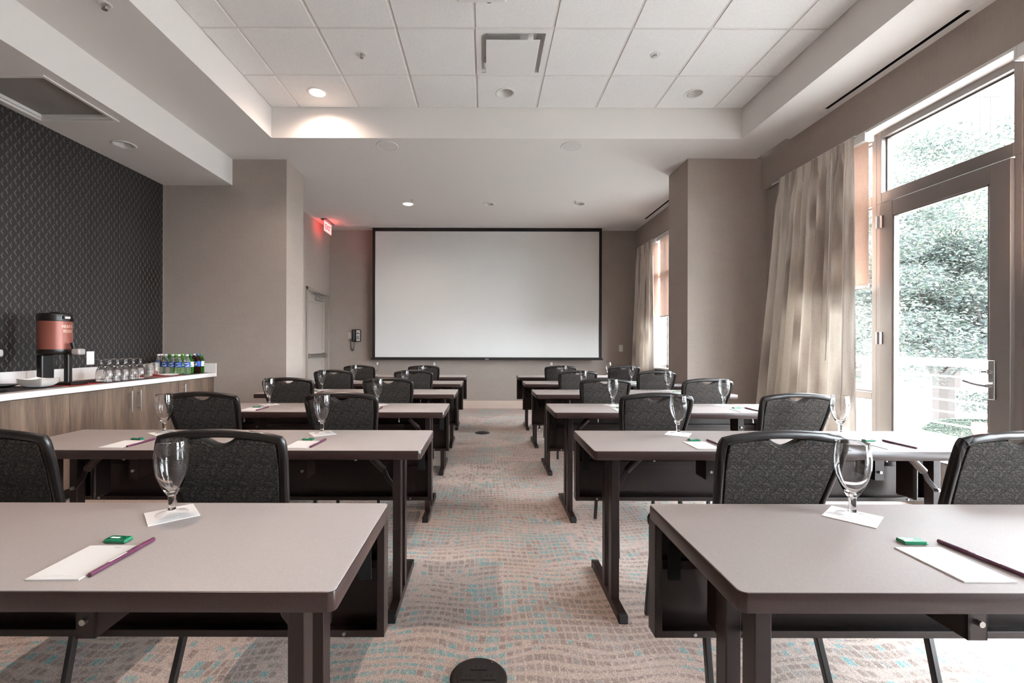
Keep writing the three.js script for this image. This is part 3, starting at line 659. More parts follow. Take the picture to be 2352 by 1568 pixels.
{
  const t = thing('hedge', 'low clipped hedge around the foot of the large tree', 'hedge', 24.2, STREET, 22.4);
  const im = new THREE.InstancedMesh(leafGeo, phy({ color: 0x3c463a, roughness: 0.85, transmission: 0.2, thickness: 0, side: THREE.DoubleSide }), 16000);
  im.name = 'foliage'; im.userData.kind = 'stuff';
  const e = new THREE.Euler(), q = new THREE.Quaternion();
  for (let k = 0; k < 16000; k++) {
    const a = rr(0, 6.283), y = Math.sqrt(rnd()), rad = Math.sqrt(Math.max(0, 1 - (y * 0.8) ** 2));
    e.set(rr(-1, 1), rr(0, 6.283), rr(-1, 1)); q.setFromEuler(e); const sc = rr(0.06, 0.14);
    im.setMatrixAt(k, new THREE.Matrix4().compose(new THREE.Vector3(Math.cos(a) * 2.4 * rad * rr(0.85, 1), 0.1 + y * 0.75, Math.sin(a) * 0.75 * rad * rr(0.8, 1)), q, new THREE.Vector3(sc, sc, sc)));
  }
  t.add(im);
  mesh('planting_bed', cyl(2.6, 2.5, 0.12, 0, 0, 0, 40), std({ color: 0x8b8478, roughness: 0.95 }), t);
}
{
  const t = thing('road_sign', 'red and white road sign on a thin post by the hedge', 'sign', 22.0, STREET, 19.9);
  mesh('post', cyl(0.03, 0.03, 1.2, 0, 0, 0, 10), M.steel, t);
  const s = new THREE.Shape(); s.moveTo(-0.29, 0.34); s.lineTo(0.29, 0.34); s.lineTo(0.29, -0.05); s.quadraticCurveTo(0.27, -0.24, 0, -0.34); s.quadraticCurveTo(-0.27, -0.24, -0.29, -0.05); s.closePath();
  const g = new THREE.ExtrudeGeometry(s, { depth: 0.02, bevelEnabled: false }); g.translate(0, 0.85, 0.03); g.rotateY(-0.8);
  const b = mesh('board', g, std({ color: 0xc8372f, roughness: 0.6 }), t);
  const h = B(-0.24, 0.24, 0.8, 1.06, -0.056, -0.05); h.rotateY(-0.8);
  mesh('white_band', h, M.white, b);
}
{ // pale tower with separate panes, and a low dark-roofed house
  const t = thing('tower_block', 'pale high-rise tower above the trees', 'building', 78, STREET, 80);
  const pale = std({ color: 0x545252, roughness: 0.8 }), band = std({ color: 0x262323, roughness: 0.7 }), pane = std({ color: 0x2b3a40, roughness: 0.3 });
  mesh('wall', B(-6, 3.2, 0, 62, -3, 9), pale, t); mesh('wing', B(3.2, 9.5, 0, 70, -3.6, 8), std({ color: 0x383434, roughness: 0.7 }), t);
  for (let k = 0; k < 15; k++) {
    mesh('floor_band', B(3.15, 9.55, 3 + k * 4.4, 3.25 + k * 4.4, -3.68, 8.05), band, t);
    for (const x of [-4.2, -0.6]) mesh('window', B(x, x + 1.7, 1.5 + k * 4.4, 4.1 + k * 4.4, -3.06, -2.98), pane, t);
    mesh('window', B(-6.06, -5.98, 1.5 + k * 4.4, 4.1 + k * 4.4, 0, 2), pane, t);
  }
  for (const x of [4.6, 6.2, 7.9]) mesh('mullion', B(x, x + 0.12, 0, 70, -3.66, -3.58), band, t);
  const u = thing('low_building', 'low building with dark sloping roof behind the trees', 'building', 100, STREET, 86);
  mesh('wall', B(-10, 14, 0, 33, -4, 10), pale, u);
  const s = new THREE.Shape([[-12, 33], [15, 33], [15, 41]].map((p) => new THREE.Vector2(...p))), g = new THREE.ExtrudeGeometry(s, { depth: 16, bevelEnabled: false }); g.translate(0, 0, -11);
  mesh('roof', g, std({ color: 0x2e302f, roughness: 0.9 }), u);
  const v = thing('garden_wall', 'pale low wall across the street', 'wall', 30, STREET, 34);
  mesh('wall', B(-9, 5, 0, 1.6, 0, 0.3), std({ color: 0xd8cfc9, roughness: 0.9 }), v); mesh('coping', B(-9.1, 5.1, 1.6, 1.72, -0.05, 0.35), pale, v);
}

/* ---------- tables ---------- */
const TOP = 0.74, TL = 1.83, TD = 0.457, T0 = 0.809, PITCH = 1.08;
const ORD = ['sixth', 'fifth', 'fourth', 'third', 'second', 'first'];
const rowName = (k) => ORD[k] + ' row from the screen';
function roundedSlab(w, d, r, y0, y1, bevel) {
  const s = new THREE.Shape(), a = w / 2 - bevel, b = d / 2 - bevel;
  s.moveTo(-a + r, -b); s.lineTo(a - r, -b); s.absarc(a - r, -b + r, r, -Math.PI / 2, 0); s.lineTo(a, b - r); s.absarc(a - r, b - r, r, 0, Math.PI / 2); s.lineTo(-a + r, b); s.absarc(-a + r, b - r, r, Math.PI / 2, Math.PI); s.lineTo(-a, -b + r); s.absarc(-a + r, -b + r, r, Math.PI, 1.5 * Math.PI);
  const g = new THREE.ExtrudeGeometry(s, { depth: y1 - y0 - 2 * bevel, bevelEnabled: bevel > 0, bevelThickness: bevel, bevelSize: bevel, bevelSegments: 2, curveSegments: 6 });
  g.rotateX(-Math.PI / 2); g.translate(0, y0 + bevel, 0);
  return metricUV(toCreasedNormals(g, 0.5));
}
function makeTable() {                // origin: middle of the table on the floor; +z is the sitter's side
  const t = thing('training_table', 'table', 'table', 0, 0, 0, 'training tables in two columns of rows');
  mesh('edge_band', roundedSlab(TL, TD, 0.014, TOP - 0.039, TOP - 0.001, 0.0035), M.edge, t);
  mesh('tabletop', roundedSlab(TL - 0.005, TD - 0.005, 0.013, TOP - 0.003, TOP, 0.0008), M.laminate, t);
  const U = TOP - 0.039;              // underside
  mesh('stringer', B(-0.86, 0.86, U - 0.03, U, -0.05, -0.02), M.bronze, t);
  mesh('stringer', B(-0.7, 0.7, U - 0.035, U, 0.09, 0.13), M.bronze, t);
  for (const s of [-1, 1]) {          // T legs
    const x = s * 0.785;
    for (const [a, b] of [[-0.088, -0.04], [0.026, 0.073]]) {
      const p = mesh('leg_post', B(x - 0.018, x + 0.018, 0.036, U, a, b, 0.003), M.bronze, t);
      if (a < 0) mesh('rivet', rod([x - s * 0.003, 0.35, 0.0885], [x - s * 0.003, 0.35, 0.0915], 0.007, 12), M.bronze, p);
    }
    const plateY = mesh('leg_plate', B(x - 0.03, x + 0.03, U - 0.006, U, -0.13, 0.12), M.bronze, t);
    mesh('cross_tube', rod([x, U - 0.02, 0.1], [x, U - 0.02, -0.1], 0.011, 12), M.bronze, plateY);
    const f = mesh('foot', B(x - 0.019, x + 0.019, 0, 0.037, -0.19, 0.27, 0.003), M.bronze, t);
    mesh('end_cap', B(x - 0.0195, x + 0.0195, 0, 0.0375, -0.212, -0.19, 0.003), M.rubber, f);
    mesh('end_cap', B(x - 0.0195, x + 0.0195, 0, 0.0375, 0.27, 0.29, 0.003), M.rubber, f);
    // folding brace with lock sleeve
    const i = x - s * 0.018, br = mesh('brace', sweep([[i, 0.5, -0.01], [i - s * 0.045, 0.555, -0.01], [i - s * 0.06, 0.59, -0.01], [i - s * 0.165, U - 0.004, -0.01]], [0, 0, 1], 0.02, 0.008, 0.001), M.bronze, t);
    mesh('lock_sleeve', rod([i - s * 0.062, 0.592, -0.01], [i - s * 0.125, 0.655, -0.01], 0.0165, 18), std({ color: 0x4e4440, roughness: 0.35, metalness: 0.5 }), br);
    mesh('pivot_bolt', rod([i + s * 0.002, 0.505, 0.0], [i - s * 0.008, 0.505, 0.0], 0.008, 12), M.steel, br);
    // rounded housing that carries the panel
    const h = mesh('pivot_housing', B(s * 0.742, s * 0.766, 0.42, U, 0.095, 0.2, 0.011, 3), M.bronze, t);
    mesh('housing_bolt', rod([s * 0.77, 0.455, -0.13], [s * 0.764, 0.455, -0.13], 0.007, 12), M.steel, h);
  }
  // modesty panel: plate with returns on all sides, straps and bolts
  const a = 0.19, b = 0.24, y0 = 0.385, y1 = U - 0.004, W = TL / 2 - 0.006;
  const p = mesh('modesty_panel', B(-W, W, y0, y1, b - 0.003, b, 0.001), M.bronze, t);
  mesh('panel_end', B(-W, -W + 0.004, y0, y1, a, b, 0.0018), M.bronze, p);
  mesh('panel_end', B(W - 0.004, W, y0, y1, a, b, 0.0018), M.bronze, p);
  mesh('panel_lip', B(-W, -W + 0.02, y0, y1, a, a + 0.004, 0.0018), M.bronze, p);
  mesh('panel_lip', B(W - 0.02, W, y0, y1, a, a + 0.004, 0.0018), M.bronze, p);
  mesh('panel_bottom', B(-W, W, y0, y0 + 0.02, a, a + 0.004, 0.0018), M.bronze, p);
  mesh('panel_floor', B(-W, W, y0, y0 + 0.004, a, b, 0.0018), M.bronze, p);
  mesh('panel_top', B(-W, W, y1 - 0.004, y1, a, b, 0.0018), M.bronze, p);
  mesh('stiffener', B(-W + 0.02, W - 0.02, 0.56, 0.585, b - 0.025, b - 0.003, 0.002), M.bronze, p);
  for (const s of [-1, 1]) {
    mesh('hanger_strap', B(s * (W - 0.035), s * (W - 0.068), 0.545, U, a - 0.004, a + 0.002), M.blackMatte, t);
    mesh('panel_bolt', rod([s * 0.80, y0 + 0.011, -a + 0.005], [s * 0.80, y0 + 0.011, -a], 0.0046, 12), M.steel, p);
    const k = mesh('support_bracket', [B(s * 0.355, s * 0.395, U - 0.112, U, -0.128, -0.122), B(s * 0.355, s * 0.359, U - 0.112, U, -0.128, -0.03), B(s * 0.391, s * 0.395, U - 0.112, U, -0.128, -0.03)], M.bronze, t);
    mesh('bracket_bolt', rod([s * 0.375, U - 0.075, 0.128], [s * 0.375, U - 0.075, 0.137], 0.0062, 14), M.steel, k);
    const kn = mesh('lock_knob', [rod([s * 0.56, U - 0.06, -0.05], [s * 0.56, U - 0.034, -0.05], 0.005, 10), rod([s * 0.56, U - 0.075, -0.05], [s * 0.56, U - 0.058, -0.05], 0.008, 12)], M.chrome, t);
    kn.userData.label = 'chrome lock knob';
  }
  return t;
}
const TX = { counter: -0.27 - TL / 2, window: 0.46 + TL / 2 };
let table0;
for (let k = 0; k < 6; k++) for (const side of ['counter', 'window']) {
  const label = `taupe laminate training table on the ${side} side, ${rowName(k)}`, x = TX[side], d = T0 + TD / 2 + PITCH * k;
  if (!table0) { table0 = makeTable(); table0.position.set(x, 0, -d); table0.userData.label = label; }
  else copyOf(table0, label, x, 0, d);
}

/* ---------- chairs ---------- */
function makeChair() {                // origin: on the floor below the top rail; the sitter faces -z
  const t = thing('banquet_chair', 'chair', 'chair', 0, 0, 0, 'banquet chairs at the training tables');
  const Z = (y) => -(0.93 - y) * 0.335, at = (x, y) => [x, y, Z(y)];
  const ref = new THREE.Vector3(0, 0.335, 1).normalize().toArray();
  const path = [at(-0.142, 0.47), at(-0.153, 0.56), at(-0.168, 0.68), at(-0.186, 0.82), at(-0.1895, 0.872), at(-0.1885, 0.885)];
  for (let k = -8; k <= 8; k++) path.push(at(k / 8 * 0.184, 0.915 - 0.019 * (k / 8) ** 2 - (Math.abs(k) === 8 ? 0.002 : 0)));
  path.push(at(0.1885, 0.885), at(0.1895, 0.872), at(0.186, 0.82), at(0.168, 0.68), at(0.153, 0.56), at(0.142, 0.47));
  mesh('back_frame', sweep(path, ref, 0.025, 0.024, 0.005, 0.85), M.chairFrame, t);
  // padded back with a crescent hand hold along its top
  const s = new THREE.Shape(), q = (x, y) => [x, (y - 0.47) / Math.cos(Math.atan(0.335))];
  s.moveTo(...q(-0.13, 0.49)); s.lineTo(...q(0.13, 0.49)); s.lineTo(...q(0.1405, 0.56)); s.lineTo(...q(0.1555, 0.68)); s.lineTo(...q(0.172, 0.80)); s.lineTo(...q(0.1745, 0.887));
  s.quadraticCurveTo(...q(0.11, 0.897), ...q(0.062, 0.900));
  s.bezierCurveTo(...q(0.035, 0.888), ...q(0.025, 0.872), ...q(0, 0.872)); s.bezierCurveTo(...q(-0.025, 0.872), ...q(-0.035, 0.888), ...q(-0.062, 0.900));
  s.quadraticCurveTo(...q(-0.11, 0.897), ...q(-0.1745, 0.887)); s.lineTo(...q(-0.172, 0.80)); s.lineTo(...q(-0.1555, 0.68)); s.lineTo(...q(-0.1405, 0.56)); s.closePath();
  const g = new THREE.ExtrudeGeometry(s, { depth: 0.022, bevelEnabled: true, bevelThickness: 0.006, bevelSize: 0.004, bevelOffset: -0.004, bevelSegments: 3, curveSegments: 10 });
  metricUV(g);
  g.translate(0, 0, -0.016); g.rotateX(Math.atan(0.335)); g.translate(0, 0.47, Z(0.47));
  const back = mesh('backrest', g, M.fabric, t);
  const rim = []; for (let k = -6; k <= 6; k++) { const u = k / 6; rim.push(new THREE.Vector3(u * 0.058, 0.8715 + 0.026 * Math.pow(Math.abs(u), 1.8), Z(0.8715 + 0.026 * Math.pow(Math.abs(u), 1.8)))); }
  mesh('hand_hold_rim', new THREE.TubeGeometry(new THREE.CatmullRomCurve3(rim), 24, 0.009, 8), M.fabric, back);
  const seat = new RoundedBoxGeometry(0.41, 0.07, 0.43, 4, 0.03); metricUV(seat); seat.translate(0, 0.435, -0.385);
  mesh('seat', seat, M.fabric, t);
  mesh('seat_frame', [B(-0.19, 0.19, 0.385, 0.405, 0.17, 0.19), B(-0.19, 0.19, 0.385, 0.405, 0.57, 0.59), B(-0.19, -0.17, 0.385, 0.405, 0.17, 0.59), B(0.17, 0.19, 0.385, 0.405, 0.17, 0.59)], M.chairFrame, t);
  for (const s2 of [-1, 1]) {
    mesh('leg', sweep([[s2 * 0.142, 0.48, -0.151], [s2 * 0.155, 0.425, -0.162], [s2 * 0.168, 0.385, -0.162], [s2 * 0.177, 0.355, -0.155], [s2 * 0.2, 0.003, -0.05]], [0, 0, 1], 0.021, 0.021, 0.003), M.chairFrame, t);
    const f = mesh('leg', sweep([[s2 * 0.18, 0.40, -0.565], [s2 * 0.196, 0.012, -0.6]], [0, 0, 1], 0.02, 0.02, 0.003), M.chairFrame, t);
    mesh('glide', cyl(0.012, 0.01, 0.014, s2 * 0.196, 0, 0.6, 14), M.chrome, f);
  }
  return t;
}
const CHAIRS = [null, [[-1.542, -0.814], [0.918, 1.648]], [[-1.553, -0.789], [0.938, 1.71]], [[-1.559, -0.769], [0.946, 1.755]], [[-1.565, -0.741], [0.951, 1.764]], [[-1.602, -0.783], [0.953, 1.76]]];
let chair0;
CHAIRS.forEach((row, k) => row && row.forEach((pair, s) => pair.forEach((x, i) => {
  const side = s ? 'window' : 'counter', aisle = (s === 0) === (i === 1);
  const label = `black banquet chair with flecked fabric, ${aisle ? 'aisle' : 'outer'} seat, ${side} side, ${rowName(k)}`;
  const d = 1.364 + PITCH * (k - 1), turn = (hash(k, i + 2 * s, 77) - 0.5) * 0.05;
  if (!chair0) { chair0 = makeChair(); chair0.userData.label = label; chair0.position.set(x, 0, -d); }
  else copyOf(chair0, label, x, 0, d, turn);
})));

/* ---------- place settings ---------- */
const bowlGeo = lathe([[0.0, 0.0545], [0.0078, 0.053], [0.0098, 0.0485], [0.012, 0.052], [0.0185, 0.063], [0.0275, 0.082], [0.0355, 0.104], [0.0402, 0.128], [0.0408, 0.15], [0.0385, 0.176], [0.0368, 0.1915], [0.0362, 0.1929], [0.0353, 0.1922], [0.0368, 0.176], [0.0391, 0.15], [0.0385, 0.128], [0.0337, 0.104], [0.0254, 0.083], [0.0157, 0.067], [0.008, 0.0605], [0, 0.0588]], 56);
const stemGeo = lathe([[0, 0.0115], [0.0098, 0.0122], [0.0086, 0.016], [0.0078, 0.025], [0.0086, 0.040], [0.0095, 0.0478], [0.0075, 0.0525], [0, 0.054]], 32);
const footGeo = lathe([[0.0368, 0.0005], [0.0375, 0.0014], [0.036, 0.0028], [0.026, 0.0048], [0.0135, 0.0085], [0.0099, 0.0122]], 56);
let goblet0;
function goblet(label, x, y, d, group) {
  if (!goblet0) {
    goblet0 = thing('water_goblet', label, 'glass', x, y, d, group);
    mesh('bowl', bowlGeo, M.stem, goblet0);
    mesh('stem', stemGeo, M.stem, goblet0); mesh('foot', footGeo, M.crystal, goblet0);
    return goblet0;
  }
  const o = copyOf(goblet0, label, x, y, d); o.userData.group = group;
  return o;
}
const napkinGeo = (() => { const a = B(-0.055, 0.055, 0, 0.0011, -0.055, 0.055, 0.0005, 1), b = B(-0.055, 0.055, 0.0011, 0.0022, -0.0555, 0.0545, 0.0005, 1); return [a, b]; })();
const padTex = (() => {
  const cv = document.createElement('canvas'); cv.width = 256; cv.height = 384; const c = cv.getContext('2d');
  c.fillStyle = '#d8d6d3'; c.fillRect(0, 0, 256, 384); c.fillStyle = '#9b9898'; c.fillRect(150, 22, 46, 4); c.fillRect(162, 32, 24, 3); c.fillStyle = '#c4c1c1'; c.fillRect(60, 352, 140, 4); c.fillRect(100, 344, 50, 3);
  const t = new THREE.CanvasTexture(cv); t.colorSpace = THREE.SRGBColorSpace; return t;
})();
const padTop = std({ map: padTex, roughness: 0.75 });
function setting(x, k, side, aisle, j) {
  const who = `${aisle ? 'aisle' : 'outer'} seat, ${side} side, ${rowName(k)}`, d0 = T0 + PITCH * k, y = TOP, s = side === 'counter' ? -1 : 1;
  const jit = (n) => (hash(j, n, 55) - 0.5);
  const dn = d0 + 0.362 + 0.012 * jit(1), turn = 0.72 + (j < 2 ? 0 : 0.6 * jit(2));
  const nap = thing('napkin', `folded white napkin under the goblet, ${who}`, 'napkin', x, y, dn, 'napkins under the goblets');
  mesh('lower_fold', napkinGeo[0], M.paper, nap); mesh('upper_fold', napkinGeo[1], M.paper, nap); nap.rotation.y = turn;
  goblet(`clear stemmed water goblet on napkin, ${who}`, x, y + 0.0022, dn, 'goblets on the tables');
  const pd = d0 + 0.108, px = x + (s < 0 ? 0.002 : -0.005);
  const pad = thing('notepad', `blank white notepad, ${who}`, 'notepad', px, y, pd, 'notepads on the tables');
  mesh('sheets', B(-0.051, 0.051, 0, 0.0028, -0.072, 0.072, 0.0006, 1), M.paper, pad);
  const pg = new THREE.PlaneGeometry(0.1, 0.142); pg.rotateX(-Math.PI / 2); pg.translate(0, 0.003, 0); mesh('top_sheet', pg, padTop, pad);
  pad.rotation.y = jit(3) * 0.05;
  const pen = thing('pen', `plum stick pen beside the notepad, ${who}`, 'pen', px + (s < 0 ? 0.066 : 0.082) + 0.004 * jit(4), y, pd + 0.02, 'pens on the tables');
  mesh('barrel', rod([0, 0.0046, 0.079], [0, 0.0046, -0.03], 0.0043, 12, 0.0044), M.pen, pen);
  const cap = mesh('cap', rod([0, 0.0048, -0.022], [0, 0.0048, -0.079], 0.0048, 12, 0.0046), M.pen, pen);
  mesh('clip', B(0.004, 0.0065, 0.004, 0.0065, -0.012, 0.03, 0.001), M.pen, cap);
  mesh('imprint', B(-0.0014, 0.0014, 0.0086, 0.0091, -0.036, 0.006), M.white, pen);
  pen.rotation.y = (s < 0 ? -0.03 : 0.06) + jit(5) * 0.06;
  const m = thing('wrapped_mint', `green wrapped mint by the notepad, ${who}`, 'candy', px - 0.012 * s * -1, y, pd + 0.098, 'wrapped mints on the tables');
  mesh('wrapper', B(-0.025, 0.025, 0, 0.0085, -0.012, 0.012, 0.002, 2), M.mint, m);
  mesh('seal_fin', B(-0.026, 0.026, 0.003, 0.0045, -0.014, -0.011, 0.0005, 1), M.mint, m);
  mesh('print', B(-0.016, 0.004, 0.0082, 0.0088, -0.003, 0.003), M.white, m);
  m.rotation.y = jit(6) * 0.3;
}
const SEATS = [[[-0.82], [0.958]], [[-1.614, -0.817], [0.967, 1.784]], [[-1.607, -0.80], [0.947, 1.77]], [[-1.605, -0.79], [0.966, 1.80]], [[-1.61, -0.785], [0.961, 1.79]], [[-1.6, -0.767], [0.945, 1.80]]];
let nSet = 0;
SEATS.forEach((row, k) => row.forEach((xs, s) => xs.forEach((x, i) => setting(x, k, s ? 'window' : 'counter', k === 0 || (s === 0) === (i === 1), nSet++))));

/* ---------- floor boxes ---------- */
function floorBox(x, d, label) {
  const t = thing('floor_box', label, 'floor outlet', x, 0, d, 'round floor outlet boxes');
  const c = std({ color: 0x2a2422, roughness: 0.45, metalness: 0.4 });
  mesh('flange', lathe([[0, 0.004], [0.08, 0.004], [0.082, 0.006], [0.094, 0.006], [0.1, 0.003], [0.1025, 0.0]], 56), c, t);
  const l = mesh('lid', cyl(0.078, 0.077, 0.003, 0, 0.004, 0, 48), std({ color: 0x1f1b1a, roughness: 0.5, metalness: 0.3 }), t);
  for (const [x0, x1, a, b] of [[-0.062, -0.012, -0.02, 0.02], [0.012, 0.062, -0.02, 0.02], [-0.03, 0.03, 0.03, 0.055], [-0.03, 0.03, -0.055, -0.03]]) mesh('outlet_flap', B(x0, x1, 0.007, 0.0095, a, b, 0.001), c, l);
  for (const [x0, a] of [[-0.045, 0], [-0.03, 0], [0.03, 0], [0.045, 0], [-0.01, 0.043], [0.01, 0.043], [-0.01, -0.043], [0.01, -0.043]]) mesh('contact_slot', B(x0 - 0.002, x0 + 0.002, 0.0092, 0.0098, a - 0.005, a + 0.005), M.blackMatte, l);
  mesh('screw', cyl(0.003, 0.003, 0.002, 0.05, 0.0055, 0.071, 10), M.steel, t);
}
floorBox(-0.022, 1.597, 'round dark floor outlet box in the aisle between the two nearest tables');
floorBox(-0.04, 6.05, 'round dark floor outlet box in the aisle near the projection screen');

/* ---------- drinks counter ---------- */
const CT = EYE - 0.325;                                // countertop height
{
  const t = thing('countertop', 'white stone countertop with upstand along the dark wall', 'countertop', 0, 0, 0);
  mesh('slab', B(-3.717, -3.10, CT - 0.043, CT, REAR + 0.01, 5.176, 0.003), M.quartz, t);
  mesh('upstand', B(-3.717, -3.697, CT, CT + 0.108, REAR + 0.01, 5.176, 0.002), M.quartz, t);
  mesh('end_upstand', B(-3.697, -3.10, CT, CT + 0.108, 5.156, 5.176, 0.002), M.quartz, t);
}
{
  const seams = [5.172]; for (let k = 0; k < 15; k++) { const v = 4.579 - 0.6 * k; if (v > REAR) seams.push(v); }
  const handleAt = { 0: 'near', 1: 'near', 2: 'far' };  // which edge of the leaf carries the pull
  const names = ['at the pier end of the counter, with one pull', 'with its pull beside the middle pair seam, under the cups', 'left of the pair of pulls, under the water glasses', 'under the coffee urn'];
  for (let k = 0; k + 1 < seams.length && k < 8; k++) {
    const d1 = seams[k], d0 = seams[k + 1], mid = (d0 + d1) / 2;
    const t = thing('base_cabinet', k < 4 ? `brown wood-grain base cabinet ${names[k]}` : `brown wood-grain base cabinet ${ORD[8 - k] ?? 'last'} along the counter towards the rear`, 'cabinet', 0, 0, 0, 'wood-grain base cabinets');
    mesh('body', metricUV(B(-3.71, -3.152, 0.09, CT - 0.045, d0 + 0.001, d1 - 0.001)), M.wood, t);
    mesh('toe_kick', B(-3.71, -3.21, 0, 0.09, d0 + 0.001, d1 - 0.001), M.black, t);
    const g = B(-3.151, -3.13, 0.1, CT - 0.05, d0 + 0.0015, d1 - 0.0015, 0.001, 1); g.translate(0, 0.37 * k, 0.53 * k); metricUV(g); g.translate(0, -0.37 * k, -0.53 * k);
    const door = mesh('door', g, M.wood, t);
    const side = handleAt[k] ?? (k % 2 ? 'near' : 'far');
    if (k === 3) continue;
    const hd = side === 'near' ? d0 + 0.055 : d1 - 0.045, hy1 = CT - 0.085, hy0 = hy1 - 0.185;
    mesh('handle', [rod([-3.098, hy0, -hd], [-3.098, hy1, -hd], 0.006, 12), rod([-3.13, hy0 + 0.03, -hd], [-3.098, hy0 + 0.03, -hd], 0.0045, 10), rod([-3.13, hy1 - 0.03, -hd], [-3.098, hy1 - 0.03, -hd], 0.0045, 10)], M.steel, door).userData.label = 'brushed metal bar pull';
  }
}
// coffee urns
const urnTex = (() => {
  const cv = document.createElement('canvas'); cv.width = 1024; cv.height = 256; const c = cv.getContext('2d');
  c.fillStyle = '#8a5044'; c.fillRect(0, 0, 1024, 256);
  for (let k = 0; k < 6000; k++) { c.fillStyle = hash(k, 1, 5) > 0.5 ? 'rgba(255,220,200,0.05)' : 'rgba(40,10,5,0.05)'; c.fillRect(hash(k, 2, 5) * 1024, hash(k, 3, 5) * 256, 3, 3); }
  c.fillStyle = '#f3cdb4'; c.font = '38px sans-serif'; c.textAlign = 'center'; c.fillText('HEARTH', 512, 62); c.fillText('ROOM', 512, 104);
  const t = new THREE.CanvasTexture(cv); t.colorSpace = THREE.SRGBColorSpace; return t;
})();
function makeUrn(label, d) {
  const t = thing('coffee_urn', label, 'coffee urn', -3.42, CT + 0.0042, d, 'coffee urns on the counter');
  t.rotation.y = Math.PI / 2;                          // the tap side (local +z) looks into the room
  const R = 0.106;
  const band = new THREE.CylinderGeometry(R, R, 0.225, 64, 1, true, Math.PI, Math.PI * 2); band.translate(0, 0.39, 0);
  mesh('band', band, phy({ map: urnTex, roughness: 0.38, metalness: 0.25 }), t).userData.label = 'copper brown band reading HEARTH ROOM';
  mesh('lid', lathe([[R + 0.001, 0.5], [R + 0.003, 0.505], [R + 0.003, 0.55], [R - 0.004, 0.562], [0.03, 0.567], [0.028, 0.575], [0, 0.577]], 56), M.black, t);
  mesh('base_ring', lathe([[0, 0.24], [R - 0.012, 0.238], [R + 0.002, 0.246], [R + 0.002, 0.279], [R - 0.001, 0.2795]], 56), M.black, t);
  mesh('level_window', B(-0.045, 0.02, 0.515, 0.545, -R - 0.006, -R + 0.01, 0.004), M.black, t);
  mesh('display', B(-0.035, 0.01, 0.52, 0.538, -R - 0.008, -R - 0.004), std({ color: 0xc9c6c0, roughness: 0.3 }), t);
  mesh('stand_column', B(-0.055, 0.055, 0.0, 0.242, 0.05, 0.1, 0.016, 3), M.black, t);
  mesh('stand_column', B(-0.022, 0.022, 0.012, 0.245, -0.125, -0.085, 0.012, 3), M.black, t);
  const tray = mesh('drip_tray', B(-0.075, 0.075, 0, 0.016, -0.2, 0.1, 0.006, 3), M.black, t);
  mesh('tray_rim', B(-0.08, 0.08, 0.014, 0.02, -0.205, -0.09, 0.003), M.black, tray);
  const tap = mesh('tap', [rod([0, 0.262, 0.1], [0, 0.262, 0.145], 0.014, 16), rod([0, 0.235, 0.15], [0, 0.285, 0.15], 0.016, 16), rod([0, 0.285, 0.15], [0, 0.33, 0.138], 0.012, 14, 0.016)], M.black, t);
  mesh('tap_lever', B(-0.034, 0.034, 0.235, 0.285, -0.22, -0.155, 0.014, 3), phy({ color: 0xd9d4cf, roughness: 0.12, transmission: 0.5, thickness: 0.01 }), tap).userData.label = 'clear plastic tap guard';
}
makeUrn('black coffee urn on stand with copper brown band reading HEARTH ROOM', 3.562);
makeUrn('second coffee urn, only its clear tap guard in view', 2.95);
// cloths
function cloth(label, x0, x1, d0, d1, color, turn = 0, h = 0.003) {
  const t = tag(mesh(numbered('counter_cloth'), grid(24, 24, (u, v) => [(u - 0.5) * (x1 - x0), h + 0.0012 * Math.sin(u * 9) * Math.cos(v * 7), (v - 0.5) * (d1 - d0)]), std({ color, roughness: 0.95, side: THREE.DoubleSide }), scene), label, 'cloth', 'cloths on the drinks counter');
  t.position.set((x0 + x1) / 2, CT, -(d0 + d1) / 2); t.rotation.y = turn;
  return t;
}
cloth('black cloth under the stack of bowls and the urn', -3.66, -3.2, 2.9, 3.42, 0x2a2526, 0.02, 0.0022);
cloth('red cloth under the drip tray of the coffee urn', -3.6, -3.17, 3.44, 3.72, 0xb02a26, 0.0, 0.0022);
cloth('dark brown cloth under the upturned water glasses', -3.6, -3.15, 3.74, 4.36, 0x352627, -0.04, 0.0022);
cloth('red cloth with the white plate beside the bottles', -3.58, -3.17, 4.42, 4.72, 0xb33a30, 0.1, 0.0018);
cloth('dark cloth under the soda bottles', -3.66, -3.17, 4.76, 5.13, 0x2b2021, 0.02, 0.0022);
// upturned goblets
for (let r = 0; r < 2; r++) for (let k = 0; k < 5; k++) {
  const o = goblet(`clear goblet standing upside down on the counter, ${['wall row', 'front row'][r]}, ${['nearest the urn', 'second from the urn', 'middle', 'second from the cups', 'nearest the cups'][k]}`, -3.315 + r * 0.09 + (k % 2) * 0.004, CT + 0.0045 + 0.1928, 3.87 + k * 0.088 - r * 0.03, 'upturned goblets on the counter');
  o.rotation.x = Math.PI;
}
